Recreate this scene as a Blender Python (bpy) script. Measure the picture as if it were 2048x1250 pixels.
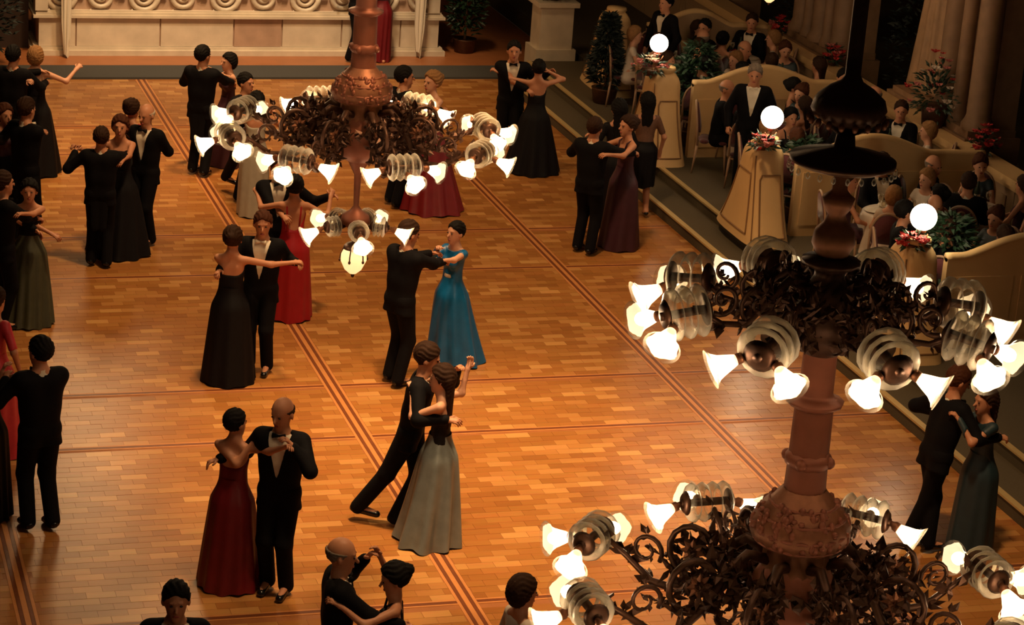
import bpy, math, random
import numpy as np
from math import sin, cos, pi, radians as RA, sqrt
from mathutils import Vector, Matrix
random.seed(7); rng = np.random.default_rng(7)
for o in list(bpy.data.objects): bpy.data.objects.remove(o)
COL = bpy.context.scene.collection
SC = bpy.context.scene

# ------------------------------------------------------------------ camera
FPX, PITCH, ROLL, YAW, CH = 4923.3, .325173, .073664, .314384, 9.2
fw = np.array([sin(YAW)*cos(PITCH), cos(YAW)*cos(PITCH), -sin(PITCH)])
rt0 = np.array([cos(YAW), -sin(YAW), 0.]); up0 = np.cross(rt0, fw)
rt = cos(ROLL)*rt0+sin(ROLL)*up0; up = -sin(ROLL)*rt0+cos(ROLL)*up0
cam = bpy.data.cameras.new('camera'); camo = bpy.data.objects.new('camera', cam); COL.objects.link(camo)
camo.matrix_world = Matrix(((rt[0], up[0], -fw[0], 0), (rt[1], up[1], -fw[1], 0), (rt[2], up[2], -fw[2], CH), (0, 0, 0, 1)))
cam.sensor_fit = 'HORIZONTAL'; cam.sensor_width = 36; cam.lens = 36*FPX/2048; cam.clip_end = 200
SC.camera = camo
def at(px, py, z=0.):
    d = fw+rt*(px-1024)/FPX-up*(py-625)/FPX
    return np.array([0, 0, CH])+d*((z-CH)/d[2])

# ------------------------------------------------------------------ world, exposure, lights
w = bpy.data.worlds.new('world'); SC.world = w; w.use_nodes = True
w.node_tree.nodes['Background'].inputs[0].default_value = (1, .5, .26, 1)
w.node_tree.nodes['Background'].inputs[1].default_value = .010
SC.view_settings.view_transform = 'Standard'; SC.view_settings.look = 'None'
SC.view_settings.gamma = 1; SC.view_settings.exposure = 0.0; SC.view_settings.use_curve_mapping = False
WARM = (1, .62, .30)
def lamp(name, loc, power, r, colr=WARM):
    l = bpy.data.lights.new(name, 'POINT'); l.energy = power; l.color = colr; l.shadow_soft_size = r
    o = bpy.data.objects.new(name, l); COL.objects.link(o); o.location = loc; return o
# the other chandeliers of the hall, beyond the frame, and unseen spots added to light the dance floor and stage
for x, y, p in ((4.7, 27, 260), (4.7, 35.4, 330)):
    lamp('chandelier_light', (x, y, 5.6), p, .8)
def spot(loc, aim, power, deg, colr=WARM):
    l = bpy.data.lights.new('added_spot', 'SPOT'); l.energy = power; l.color = colr; l.shadow_soft_size = .5; l.spot_size = RA(deg); l.spot_blend = .9
    o = bpy.data.objects.new('added_spot', l); COL.objects.link(o); o.location = loc
    o.rotation_euler = (Vector(aim)-Vector(loc)).to_track_quat('-Z', 'Y').to_euler()
spot((6.8, 15.5, 13), (7.6, 18.5, 0), 4300, 60)
spot((6.5, 24, 13), (7.2, 26, 0), 4700, 62)
spot((6.8, 31, 13), (6.8, 35.5, 0), 5200, 56)
spot((6.0, 20.0, 13), (6.5, 21.0, 0), 9500, 38)  # this and the next: narrow spots added for bright pools on the floor
spot((4.8, 29.0, 13), (4.6, 32.0, 0), 4200, 30)
spot((7.5, 34, 11), (7.7, 39, .5), 3000, 44, (1, .76, .50))

# ------------------------------------------------------------------ materials
def mat(name, c, rough=.6, metal=0., emit=None, es=0., noise=None, spec=.5, sheen=0.):
    m = bpy.data.materials.new(name); m.use_nodes = True; nt = m.node_tree; b = nt.nodes['Principled BSDF']
    b.inputs['Base Color'].default_value = (*c, 1); b.inputs['Roughness'].default_value = rough
    b.inputs['Metallic'].default_value = metal; b.inputs['Specular IOR Level'].default_value = spec
    if sheen: b.inputs['Sheen Weight'].default_value = sheen
    if emit: b.inputs['Emission Color'].default_value = (*emit, 1); b.inputs['Emission Strength'].default_value = es
    if noise:
        sc_, amt = noise
        n = nt.nodes.new('ShaderNodeTexNoise'); n.inputs['Scale'].default_value = sc_; n.inputs['Detail'].default_value = 5
        tc = nt.nodes.new('ShaderNodeTexCoord'); nt.links.new(tc.outputs['Object'], n.inputs['Vector'])
        mx = nt.nodes.new('ShaderNodeMix'); mx.data_type = 'RGBA'
        mx.inputs['A'].default_value = (*[v*(1-amt) for v in c], 1); mx.inputs['B'].default_value = (*[min(1, v*(1+amt)) for v in c], 1)
        nt.links.new(n.outputs['Fac'], mx.inputs['Factor']); nt.links.new(mx.outputs['Result'], b.inputs['Base Color'])
        bp = nt.nodes.new('ShaderNodeBump'); bp.inputs['Strength'].default_value = .15; bp.inputs['Distance'].default_value = .01
        nt.links.new(n.outputs['Fac'], bp.inputs['Height']); nt.links.new(bp.outputs['Normal'], b.inputs['Normal'])
    return m
M = {}
M['black'] = mat('black_wool', (.0035, .003, .004), .8, noise=(30, .3), spec=.12)
M['blackgown'] = mat('black_gown', (.004, .003, .004), .65, noise=(14, .3), spec=.18)
M['navy'] = mat('navy_wool', (.008, .010, .02), .75, noise=(30, .3), spec=.25)
M['shirt'] = mat('white_shirt', (.75, .66, .52), .7, noise=(30, .05))
M['waistcoat'] = mat('ivory_waistcoat', (.6, .5, .36), .7, noise=(30, .08))
M['crimson'] = mat('crimson_satin', (.36, .004, .010), .5, noise=(10, .2))
M['darkred'] = mat('dark_red_satin', (.15, .003, .007), .5, noise=(10, .25))
M['maroon'] = mat('maroon_cloth', (.045, .008, .018), .6, noise=(10, .25))
M['teal'] = mat('teal_satin', (.003, .105, .28), .38, noise=(7, .4))
M['darkteal'] = mat('dark_teal_cloth', (.012, .03, .04), .55, noise=(10, .3))
M['silver'] = mat('silver_satin', (.20, .225, .22), .33, metal=.25, noise=(9, .3))
M['palegrey'] = mat('pale_grey_cloth', (.36, .32, .25), .6, noise=(12, .15))
M['olive'] = mat('olive_cloth', (.045, .045, .02), .6, noise=(12, .3))
M['pinkred'] = mat('coral_red_chiffon', (.55, .03, .045), .5, noise=(12, .2))
M['brownlace'] = mat('brown_lace', (.12, .05, .025), .7, noise=(60, .6))
M['white'] = mat('white_cloth', (.62, .52, .42), .7, noise=(12, .06))
M['skin'] = mat('skin', (.52, .235, .13), .5, noise=(12, .06), spec=.35)
M['skin_pale'] = mat('pale_skin', (.62, .32, .20), .5, noise=(12, .06), spec=.35)
M['eye'] = mat('eye', (.02, .012, .01), .3); M['lips'] = mat('lips', (.32, .06, .05), .5)
for k, c in dict(hair_black=(.008, .006, .005), hair_brown=(.045, .018, .008), hair_auburn=(.10, .03, .012), hair_white=(.45, .38, .30), hair_blonde=(.26, .13, .05), hair_grey=(.18, .14, .11)).items():
    M[k] = mat(k, tuple(v*.6 for v in c) if k in ('hair_black', 'hair_brown', 'hair_auburn') else c, .75, noise=(60, .5), spec=.15)
M['shoe'] = mat('patent_shoe', (.006, .006, .006), .25)
M['cream'] = mat('cream_painted_wood', (.70, .46, .21), .55, noise=(5, .08))
M['groove'] = mat('groove_shadow_brown', (.25, .13, .05), .6, noise=(8, .2))
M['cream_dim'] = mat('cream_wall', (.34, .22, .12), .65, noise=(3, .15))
M['marble'] = mat('cream_marble', (.66, .56, .42), .4, noise=(3.5, .3))
M['marble2'] = mat('rose_marble', (.46, .31, .22), .4, noise=(4, .35))
M['stone'] = mat('brown_stone', (.20, .11, .055), .65, noise=(6, .3))
M['statue'] = mat('statue_stone', (.36, .21, .11), .65, noise=(7, .25))
M['darkwall'] = mat('dark_wall', (.03, .015, .009), .8, noise=(4, .3))
M['darkred_wall'] = mat('dark_red_curtain', (.03, .006, .006), .8, noise=(4, .3))
M['carpet'] = mat('grey_green_carpet', (.080, .058, .028), .9, noise=(60, .3))
M['carpet_blue'] = mat('slate_carpet', (.05, .048, .042), .9, noise=(60, .3))
M['nosing'] = mat('brass_nosing', (.62, .45, .20), .4, metal=.3, noise=(12, .15))
M['leafgreen'] = mat('dark_leaf', (.012, .035, .014), .5, noise=(30, .5))
M['leafdark'] = mat('conifer_leaf', (.004, .010, .007), .7, noise=(30, .5))
M['flower_red'] = mat('red_flower', (.42, .018, .018), .6, noise=(30, .3))
M['flower_pink'] = mat('pink_flower', (.5, .14, .12), .6, noise=(30, .3))
M['chair_red'] = mat('red_velvet', (.075, .006, .009), .8, noise=(30, .3), sheen=.3)
M['chair_frame'] = mat('pale_chair_frame', (.36, .22, .13), .45, noise=(12, .2))
M['brass'] = mat('aged_brass', (.26, .10, .045), .5, metal=.6, noise=(18, .45))
M['brass_dark'] = mat('dark_bronze', (.085, .036, .018), .45, metal=.6, noise=(25, .5))
M['brass_stem'] = mat('reddish_brass_stem', (.25, .075, .035), .5, metal=.4, noise=(10, .25))
M['bulb'] = mat('lit_bulb', (.9, .8, .65), .4, emit=(1, .70, .42), es=75)
M['globe'] = mat('lit_globe', (.9, .85, .75), .4, emit=(1, .80, .52), es=30)
M['lantern'] = mat('lit_lantern_glass', (.8, .65, .4), .4, emit=(1, .62, .27), es=1.3)
M['wineglass'] = None
def glass(name, tint, fac, rough=.08, em=0.):
    m = bpy.data.materials.new(name); m.use_nodes = True; nt = m.node_tree; nt.nodes.clear()
    o = nt.nodes.new('ShaderNodeOutputMaterial'); t = nt.nodes.new('ShaderNodeBsdfTransparent'); t.inputs[0].default_value = (*tint, 1)
    g = nt.nodes.new('ShaderNodeBsdfPrincipled'); g.inputs['Base Color'].default_value = (.75, .68, .55, 1); g.inputs['Roughness'].default_value = rough
    lw = nt.nodes.new('ShaderNodeLayerWeight'); lw.inputs['Blend'].default_value = fac
    mx = nt.nodes.new('ShaderNodeMixShader'); nt.links.new(lw.outputs['Facing'], mx.inputs[0])
    nt.links.new(t.outputs[0], mx.inputs[1]); nt.links.new(g.outputs[0], mx.inputs[2]); nt.links.new(mx.outputs[0], o.inputs[0]); return m
def frosted():
    m = bpy.data.materials.new('frosted_glass_shade'); m.use_nodes = True; nt = m.node_tree; b = nt.nodes['Principled BSDF']; o = nt.nodes['Material Output']
    b.inputs['Base Color'].default_value = (.85, .78, .65, 1); b.inputs['Roughness'].default_value = .35; b.inputs['Emission Color'].default_value = (1, .72, .42, 1); b.inputs['Emission Strength'].default_value = 1.9
    t = nt.nodes.new('ShaderNodeBsdfTransparent'); mx = nt.nodes.new('ShaderNodeMixShader'); mx.inputs[0].default_value = .62
    nt.links.new(t.outputs[0], mx.inputs[1]); nt.links.new(b.outputs[0], mx.inputs[2]); nt.links.new(mx.outputs[0], o.inputs[0]); return m
M['glow'] = frosted()
M['glass'] = glass('clear_ribbed_glass', (.93, .9, .82), .55, .25)
M['rimglass'] = glass('clear_rim_glass', (.95, .92, .85), .5, .2)
# parquet: each block carries its own tone
def parquet_mat():
    m = bpy.data.materials.new('parquet_oak'); m.use_nodes = True; nt = m.node_tree; b = nt.nodes['Principled BSDF']
    a = nt.nodes.new('ShaderNodeAttribute'); a.attribute_name = 'tone'
    r = nt.nodes.new('ShaderNodeValToRGB'); nt.links.new(a.outputs['Fac'], r.inputs[0])
    e = r.color_ramp.elements; e[0].position = 0; e[0].color = (.33, .125, .030, 1); e[1].position = 1; e[1].color = (.62, .31, .10, 1)
    q = e.new(.5); q.color = (.42, .170, .042, 1)
    tc = nt.nodes.new('ShaderNodeTexCoord'); mp = nt.nodes.new('ShaderNodeMapping'); mp.inputs['Scale'].default_value = (3, 40, 3)
    n = nt.nodes.new('ShaderNodeTexNoise'); n.inputs['Scale'].default_value = 1; n.inputs['Detail'].default_value = 4
    nt.links.new(tc.outputs['Object'], mp.inputs[0]); nt.links.new(mp.outputs[0], n.inputs['Vector'])
    mx = nt.nodes.new('ShaderNodeMix'); mx.data_type = 'RGBA'; mx.blend_type = 'MULTIPLY'; mx.inputs['Factor'].default_value = .35
    nt.links.new(r.outputs[0], mx.inputs['A']); nt.links.new(n.outputs['Color'], mx.inputs['B']); nt.links.new(mx.outputs['Result'], b.inputs['Base Color'])
    b.inputs['Roughness'].default_value = .30; b.inputs['Specular IOR Level'].default_value = .4
    return m
M['parquet'] = parquet_mat()
M['inlay'] = mat('dark_inlay', (.15, .042, .013), .4, noise=(12, .3))
M['inlay_light'] = mat('light_inlay', (.50, .20, .06), .4, noise=(12, .15))
M['subfloor'] = mat('subfloor', (.30, .105, .028), .5, noise=(6, .2))

# ------------------------------------------------------------------ mesh helpers
def mesh_obj(name, V, Fc, m, parent=None, smooth=True, kind=None):
    me = bpy.data.meshes.new(name)
    me.from_pydata(V.tolist() if hasattr(V, 'tolist') else V, [], Fc.tolist() if hasattr(Fc, 'tolist') else Fc)
    me.materials.append(m)
    if smooth: me.polygons.foreach_set('use_smooth', [True]*len(me.polygons))
    me.update()
    o = bpy.data.objects.new(name, me); COL.objects.link(o)
    if parent: o.parent = parent
    if kind: o['kind'] = kind
    return o
class MB:
    def __init__(s): s.v = []; s.f = []
    def add(s, V, Fc):
        n = len(s.v); s.v += [tuple(map(float, p)) for p in V]; s.f += [tuple(i+n for i in q) for q in Fc]; return s
    def box(s, x0, x1, y0, y1, z0, z1):
        V = [(x, y, z) for z in (z0, z1) for y in (y0, y1) for x in (x0, x1)]
        return s.add(V, [(0, 2, 3, 1), (4, 5, 7, 6), (0, 1, 5, 4), (2, 6, 7, 3), (0, 4, 6, 2), (1, 3, 7, 5)])
    def tube(s, P, r, n=8, cap=True):
        P = [np.array(p, float) for p in P]; m = len(P); r = r if hasattr(r, '__len__') else [r]*m
        T = [P[min(i+1, m-1)]-P[max(i-1, 0)] for i in range(m)]; T = [t/(np.linalg.norm(t)+1e-9) for t in T]
        a = np.array([0, 0, 1.]) if abs(T[0][2]) < .9 else np.array([1., 0, 0]); u = np.cross(T[0], a); u /= np.linalg.norm(u)
        V = []
        for i in range(m):
            u = u-T[i]*(u@T[i]); u /= np.linalg.norm(u)+1e-9; v = np.cross(T[i], u)
            for k in range(n): V.append(P[i]+r[i]*(u*cos(2*pi*k/n)+v*sin(2*pi*k/n)))
        Fc = [(i*n+k, i*n+(k+1) % n, (i+1)*n+(k+1) % n, (i+1)*n+k) for i in range(m-1) for k in range(n)]
        if cap: Fc += [tuple(range(n-1, -1, -1)), tuple((m-1)*n+k for k in range(n))]
        return s.add(V, Fc)
    def lathe(s, prof, n=24, Mx=None, flute=0):
        V = []
        for r, z in prof:
            for k in range(n):
                q = r*(1+(flute if k % 2 else 0)); p = Vector((q*cos(2*pi*k/n), q*sin(2*pi*k/n), z)); V.append(Mx @ p if Mx else p)
        m = len(prof)
        Fc = [(i*n+k, i*n+(k+1) % n, (i+1)*n+(k+1) % n, (i+1)*n+k) for i in range(m-1) for k in range(n)]
        return s.add(V, Fc)
    def ell(s, c, r, n=12, m=8, Mx=None):
        V = []
        for i in range(m+1):
            t = -pi/2+pi*i/m
            for k in range(n):
                p = Vector((c[0]+r[0]*cos(t)*cos(2*pi*k/n), c[1]+r[1]*cos(t)*sin(2*pi*k/n), c[2]+r[2]*sin(t))); V.append(Mx @ p if Mx else p)
        return s.add(V, [(i*n+k, i*n+(k+1) % n, (i+1)*n+(k+1) % n, (i+1)*n+k) for i in range(m) for k in range(n)])
    def leaf(s, p, d, nrm, L, W):
        p, d, nrm = (np.array(q, float) for q in (p, d, nrm)); d /= np.linalg.norm(d)+1e-9; sd = np.cross(d, nrm); sd /= np.linalg.norm(sd)+1e-9; nn = np.cross(sd, d)
        V = [p, p+d*L*.4+sd*W-nn*L*.05, p+d*L*.45+nn*L*.12, p+d*L*.4-sd*W-nn*L*.05, p+d*L-nn*L*.15]
        return s.add(V, [(0, 1, 2), (0, 2, 3), (1, 4, 2), (2, 4, 3)])
    def build(s, name, m, parent=None, smooth=True, kind=None): return mesh_obj(name, s.v, s.f, m, parent, smooth, kind)
def empty(name, loc, rz=0., parent=None):
    o = bpy.data.objects.new(name, None); COL.objects.link(o); o.location = tuple(float(v) for v in loc); o.rotation_euler = (0, 0, rz); o.empty_display_size = .1
    if parent: o.parent = parent
    return o
def tag(o, label, cat, group=None):
    o['label'] = label; o['category'] = cat
    if group: o['group'] = group
    return o
CH_ = {}
def kids(o): return [c for c in COL.objects if c.parent == o]
def dup(o, kidmap, loc=None, rz=None, parent=None):
    c = o.copy(); COL.objects.link(c)
    if parent: c.parent = parent
    if loc is not None: c.location = tuple(float(v) for v in loc)
    if rz is not None: c.rotation_euler = (0, 0, rz)
    for k in kidmap.get(o.name, []): dup(k, kidmap, parent=c)
    return c
def kmap():
    d = {}
    for c in COL.objects:
        if c.parent: d.setdefault(c.parent.name, []).append(c)
    return d

# ------------------------------------------------------------------ floor and setting
def struct(o): o['kind'] = 'structure'; return o
FX0, FX1, FY0, FY1 = -2.0, 11.6, 8.0, 37.3
floor = MB().box(-8, 11.6, 2, 60, -.3, -.003).build('floor', M['subfloor'], None, False); struct(floor)
BW, BD, GAP = .25, .12, .002
LX = (2.07, 5.80, 9.55)                                # long inlay bands
TY = (18.5, 17.0, 22.35, 23.8, 27.6, 29.2, 33.0, 34.5)    # transverse inlay lines
def strip_blocks():
    out = []
    y = 14.0
    row = 0
    while y < 37.2:
        if any(abs(y+BD/2-t) < .09 for t in TY): y += .02; continue
        x = FX0-((row*37) % 5)*BW/5
        while x < FX1-.05:
            x1 = min(x+BW, FX1)
            cx = (x+x1)/2
            # cut the blocks at the long bands
            segs = [(x, x1)]
            for l in LX:
                ns = []
                for a, b in segs:
                    if b < l-.09 or a > l+.09: ns.append((a, b))
                    else:
                        if a < l-.1: ns.append((a, l-.09))
                        if b > l+.1: ns.append((l+.09, b))
                segs = ns
            for a, b in segs:
                if b-a > .05: out.append((a, b, y))
            x += BW
        y += BD; row += 1
    return out
blocks = strip_blocks()
def inview(x, y):
    d = np.array([x, y, 0])-np.array([0, 0, CH]); z = d@fw; X = 1024+FPX*(d@rt)/z; Y = 625-FPX*(d@up)/z
    return -40 < X < 2090 and -40 < Y < 1300, Y
full, rest = [], []
for b in blocks:
    ok, Y = inview((b[0]+b[1])/2, b[2])
    if not ok: continue
    (full if abs(b[1]-b[0]-BW) < 1e-6 else rest).append((Y, b))
full.sort(key=lambda t: -t[0]); near = full[:300]; rest += full[300:]
def block_mesh(a, b, y, top, mb_v, mb_f, tones, tone):
    g = GAP/2; n = len(mb_v); e = .0008
    mb_v += [(a+g, y+g, -.006), (b-g, y+g, -.006), (b-g, y+BD-g, -.006), (a+g, y+BD-g, -.006), (a+g+e, y+g+e, top), (b-g-e, y+g+e, top), (b-g-e, y+BD-g-e, top), (a+g+e, y+BD-g-e, top)]
    q = [(4, 5, 6, 7), (0, 1, 5, 4), (1, 2, 6, 5), (2, 3, 7, 6), (3, 0, 4, 7)]
    mb_f += [tuple(i+n for i in t) for t in q]; tones += [tone]*5
def tone_mesh(name, V, Fc, T):
    me = bpy.data.meshes.new(name); me.from_pydata(V, [], Fc); me.materials.append(M['parquet'])
    at_ = me.attributes.new('tone', 'FLOAT', 'FACE'); at_.data.foreach_set('value', T); return me
variants = []
for i in range(12):
    V, Fc, T = [], [], []; block_mesh(0, BW, 0, random.uniform(-.0008, .0008), V, Fc, T, min(1, max(0, random.gauss(.45, .25)))); variants.append(tone_mesh('parquet_block', V, Fc, T))
for _, (a, b, y) in near:
    o = bpy.data.objects.new('parquet_block', random.choice(variants)); COL.objects.link(o); o.parent = floor; o.location = (a, y, 0)
V, Fc, T = [], [], []
for _, (a, b, y) in rest: block_mesh(a, b, y, random.uniform(-.0008, .0008), V, Fc, T, min(1, max(0, random.gauss(.45, .25))))
o = bpy.data.objects.new('parquet_blocks', tone_mesh('parquet_blocks', V, Fc, T)); COL.objects.link(o); o.parent = floor; o['kind'] = 'stuff'
for l in LX:
    for dx, wd, mt in ((-.075, .028, 'inlay_light'), (-.042, .032, 'inlay'), (0, .046, 'inlay_light'), (.042, .032, 'inlay'), (.075, .028, 'inlay_light')):
        MB().box(l+dx-wd/2, l+dx+wd/2, 12, 37.3, -.006, .0005+(.0004 if mt == 'inlay' else 0)).build('inlay_strip', M[mt], floor, False)
for t in TY:
    xs = [FX0]+[v for l in LX for v in (l-.09, l+.09)]+[FX1]
    for a, b in zip(xs[::2], xs[1::2]):
        for dy, wd, mt in ((-.037, .024, 'inlay_light'), (0, .05, 'inlay'), (.037, .024, 'inlay_light')):
            MB().box(a, b, t+dy-wd/2, t+dy+wd/2, -.006, .0005+(.0004 if mt == 'inlay' else 0)).build('inlay_strip', M[mt], floor, False)
# dark carpet strip before the stage, the lit strip behind it and the passage beside the stage
struct(MB().box(-2, 13.08, 37.32, 38.12, -.02, .03).build('trim_1', M['carpet_blue'], None, False))
struct(MB().box(-2, 13.08, 38.12, 58, -.02, .006).build('floor_back', M['parquet_plain'] if 'parquet_plain' in M else mat('passage_oak', (.34, .12, .04), .4, noise=(3, .25)), None, False))
# steps to the boxes
step1 = struct(MB().box(11.6, 13, 14, 37.3, 0, .15).build('floor_step', M['carpet'], None, False))
struct(MB().box(13.1, 24, 37.32, 58, 0, .30).build('floor_far_platform', M['carpet'], None, False))
platform = struct(MB().box(12.08, 24, 12, 37.3, .0, .30).build('floor_platform', M['carpet'], None, False))
struct(MB().box(11.585, 11.66, 14, 37.3, .135, .158).build('trim_2', M['nosing'], None, False))
struct(MB().box(12.06, 12.13, 14, 37.3, .285, .308).build('trim_3', M['nosing'], None, False))

# stage podium of marble
pod = struct(empty('wall_stage', (0, 0, 0)))
PY = 38.85
MB().box(4.3, 11.12, PY, PY+1.2, 0, .09).box(4.34, 11.08, PY+.05, PY+1.2, .09, .14).build('plinth', M['marble'], pod, False)
MB().box(4.42, 11.0, PY+.12, PY+1.2, .14, .62).build('core', M['marble2'], pod, False)
xs = [4.40, 5.0, 6.35, 7.55, 8.35, 9.35, 10.35, 11.02]
for i in range(7):
    MB().box(xs[i]+.012, xs[i+1]-.012, PY+.08, PY+.2, .145, .60).build('marble_panel', M['marble2'] if i in (3,) else M['marble'], pod, False)
MB().box(4.32, 11.1, PY+.02, PY+1.2, .615, .66).box(4.36, 11.06, PY+.05, PY+1.2, .66, .70).box(4.38, 11.04, PY+.08, PY+1.2, .70, .73).build('ledge', M['marble'], pod, False)
MB().box(4.40, 11.03, PY+.16, PY+1.2, .73, 2.2).build('relief_ground', M['marble2'], pod, False)
def spiral(c, r0, turns, n=40, plane='xz', sgn=1):
    out = []
    for i in range(n):
        t = i/(n-1); a = 2*pi*turns*t*sgn; r = r0*(1-t*.85)
        out.append((c[0]+r*cos(a), c[1], c[2]+r*sin(a)) if plane == 'xz' else (c[0]+r*cos(a), c[1]+r*sin(a), c[2]))
    return out
for i in range(10):
    cx = 4.75+.66*i; b = MB().tube(spiral((cx, PY+.13, .96), .25, 2.2, sgn=1 if i % 2 else -1), [.045*(1-.5*k/39) for k in range(40)], 8)
    b.ell((cx, PY+.12, .96), (.07, .05, .07)); 
    for k in range(6): b.leaf((cx+.27*cos(k), PY+.1, .96+.27*sin(k)), (cos(k+.6), -.2, sin(k+.6)), (0, -1, 0), .14, .05)
    b.build('scroll_relief', M['marble'], pod)
for x in (4.45, 10.9):
    MB().box(x-.1, x+.1, PY+.04, PY+.3, .73, 2.2).build('pilaster', M['marble'], pod, False)
def drape(x, y, z0, z1, wd, label):
    n = 25; m = 18; V = []; Fc = []
    for j in range(m+1):
        t = j/m; z = z1+(z0-z1)*t; w_ = wd*(1-.35*t) if t < .75 else wd*(.74-.9*(t-.75)*2)
        for i in range(n):
            u = i/(n-1)*2*pi; V.append((x+w_*.5*cos(u)+.01*t*sin(5*u), y+.06*sin(u)+.028*sin(7*u+t*2), z+.12*max(0, cos(u))*t*(-1 if t > .7 else 0)))
    Fc = [(j*n+i, j*n+i+1, (j+1)*n+i+1, (j+1)*n+i) for j in range(m) for i in range(n-1)]
    tag(mesh_obj('hanging_drape', V, Fc, M['shirt']), label, 'drape', 'drapes on the stage front')
drape(4.82, PY-.12, .06, 2.0, .2, 'cream gathered cloth drape hanging at the left end of the stage front')
drape(10.62, PY-.12, .12, 2.0, .24, 'cream gathered cloth drape hanging at the right end of the stage front')
# back walls (dark)
struct(MB().box(-4, 4.3, 39.4, 39.7, 0, 9).build('wall_left', M['darkwall'], None, False))
struct(MB().box(-4, 30, 58, 58.3, 0, 12).build('wall_back', M['darkwall'], None, False))
struct(MB().box(11.3, 12.0, 46, 46.3, 0, .01).build('floor_edge', M['darkwall'], None, False))
struct(MB().box(21, 21.3, 12, 58, .3, 12).build('wall_right', M['darkred_wall'], None, False))

# parapet of the boxes on the right with its moulded coping
par = struct(empty('wall_parapet', (0, 0, 0)))
y = 17.
while y < 45:
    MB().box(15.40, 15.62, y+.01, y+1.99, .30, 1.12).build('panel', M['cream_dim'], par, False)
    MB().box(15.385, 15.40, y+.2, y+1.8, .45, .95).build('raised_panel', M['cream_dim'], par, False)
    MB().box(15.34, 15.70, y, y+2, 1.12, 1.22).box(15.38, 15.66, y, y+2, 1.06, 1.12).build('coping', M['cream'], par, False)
    y += 2
def pier(yc, label, half, x=16.0):
    p = empty('pier', (x, yc, .3)); p['kind'] = 'structure'; p.name = 'trim_pier'
    MB().box(-.42, .42, -half-.08, half+.08, 0, .95).box(-.36, .36, -half-.03, half+.03, .95, 1.05).build('pedestal', M['stone'], p, False)
    n = max(3, int(half*2/.3))
    for i in range(n):
        yy = -half+.1+(2*half-.2)*i/(n-1); r = (.17, .10)[i % 2]; xx = -.16 if i % 2 == 0 else -.22
        MB().lathe([(r*1.35, 1.05), (r*1.35, 1.12), (r*1.15, 1.17), (r, 1.24), (r, 8.5)], 16, Matrix.Translation((xx, yy, 0))).build('shaft', M['stone'], p)
    MB().box(-.08, .36, -half, half, 1.05, 8.5).build('core', M['stone'], p, False)
    return p
pier(29.5, '', .58); pier(34.3, '', .85); pier(38.8, '', .6); pier(24.9, '', .5)

# partitions between the boxes and consoles at their ends
def partition(yc, idx):
    X0 = 13.3 if idx == 3 else 12.66
    o = struct(empty('wall_partition', (0, yc, 0)))
    n = 40; V = []; 
    for i in range(n+1):
        x = X0+i/n*(15.30-X0); t = i/n
        z = 1.36+.22*max(0, sin(pi*min(1, max(0, (t-.08)/.62))))**1.3+(.0 if t < .8 else -.1*(t-.8))
        for dy in (-.05, .05): V += [(x, dy, .3), (x, dy, z)]
    Fc = []
    for i in range(n):
        a = i*4; b = a+4
        Fc += [(a, b, b+1, a+1), (a+2, a+3, b+3, b+2), (a+1, b+1, b+3, a+3)]
    Fc += [(0, 1, 3, 2), (4*n, 4*n+2, 4*n+3, 4*n+1)]
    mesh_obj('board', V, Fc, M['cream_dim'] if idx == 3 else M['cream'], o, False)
    P = [(V[i*4+1][0], 0, V[i*4+1][2]+.01) for i in range(n+1)]
    MB().tube(P, .055, 8).build('top_rail', M['cream'], o)
    for x0, x1 in (((12.75, 13.5), (13.6, 14.4), (14.5, 15.2)) if idx < 3 else ((13.6, 14.4), (14.5, 15.2))):
        MB().box(x0, x1, -.065, -.05, .45, 1.15).build('raised_panel', M['cream'], o, False)
def console(x, y, label):
    # bell shaped newel: broad flared foot, narrow shoulders, panel joints on the two visible faces
    root = empty('console_pier', (x, y, .3)); tag(root, label, 'pedestal', 'cream pedestals at the box fronts')
    prof = []
    m = 22
    for j in range(m+1):
        t = j/m; z = 1.28*t
        a = .27+.10*(1-t)**2.4; b = .25+.50*(1-t)**1.6
        if t > .82: q = (t-.82)/.18; s_ = sqrt(max(0, 1-q*q*.92)); a *= s_; b *= s_
        prof.append((a, b, z))
    V = []; n = 32
    for a, b, z in prof:
        for k in range(n):
            th = 2*pi*k/n; c_, s_ = cos(th), sin(th); e = .55
            V.append((a*math.copysign(abs(c_)**e, c_)*.8, b*math.copysign(abs(s_)**e, s_)*(1.25 if s_ > 0 else .75), z))
    Fc = [(j*n+k, j*n+(k+1) % n, (j+1)*n+(k+1) % n, (j+1)*n+k) for j in range(m) for k in range(n)]+[tuple(m*n+k for k in range(n))]
    mesh_obj('body', V, Fc, M['cream'], root)
    # inset panel moulding lines following the surface on front (-y) and hall (-x) faces
    def on(th, j, out=.006):
        a, b, z = prof[j]; c_, s_ = cos(th), sin(th); e = .55
        return (a*math.copysign(abs(c_)**e, c_)*.8+out*c_, b*math.copysign(abs(s_)**e, s_)*(1.25 if s_ > 0 else .75)+out*s_, z)
    for th0, th1 in ((pi*.80, pi*1.10), (pi*1.36, pi*1.62)):
        path = [on(th0, j) for j in range(2, 15)]+[on(th0+(th1-th0)*k/6, 15) for k in range(1, 6)]+[on(th1, j) for j in range(15, 1, -1)]
        path += [on(th1+(th0-th1)*k/6, 2) for k in range(1, 7)]
        MB().tube(path, .011, 6).build('panel_moulding', M['groove'], root)
    MB().tube([on(pi*1.22, j, .002) for j in range(1, 20)], .010, 6).build('joint', M['groove'], root)
    MB().lathe([(.10, 1.2), (.16, 1.27), (.15, 1.31), (.0, 1.32)], 18).build('cap', M['cream'], root)
    return root
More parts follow.
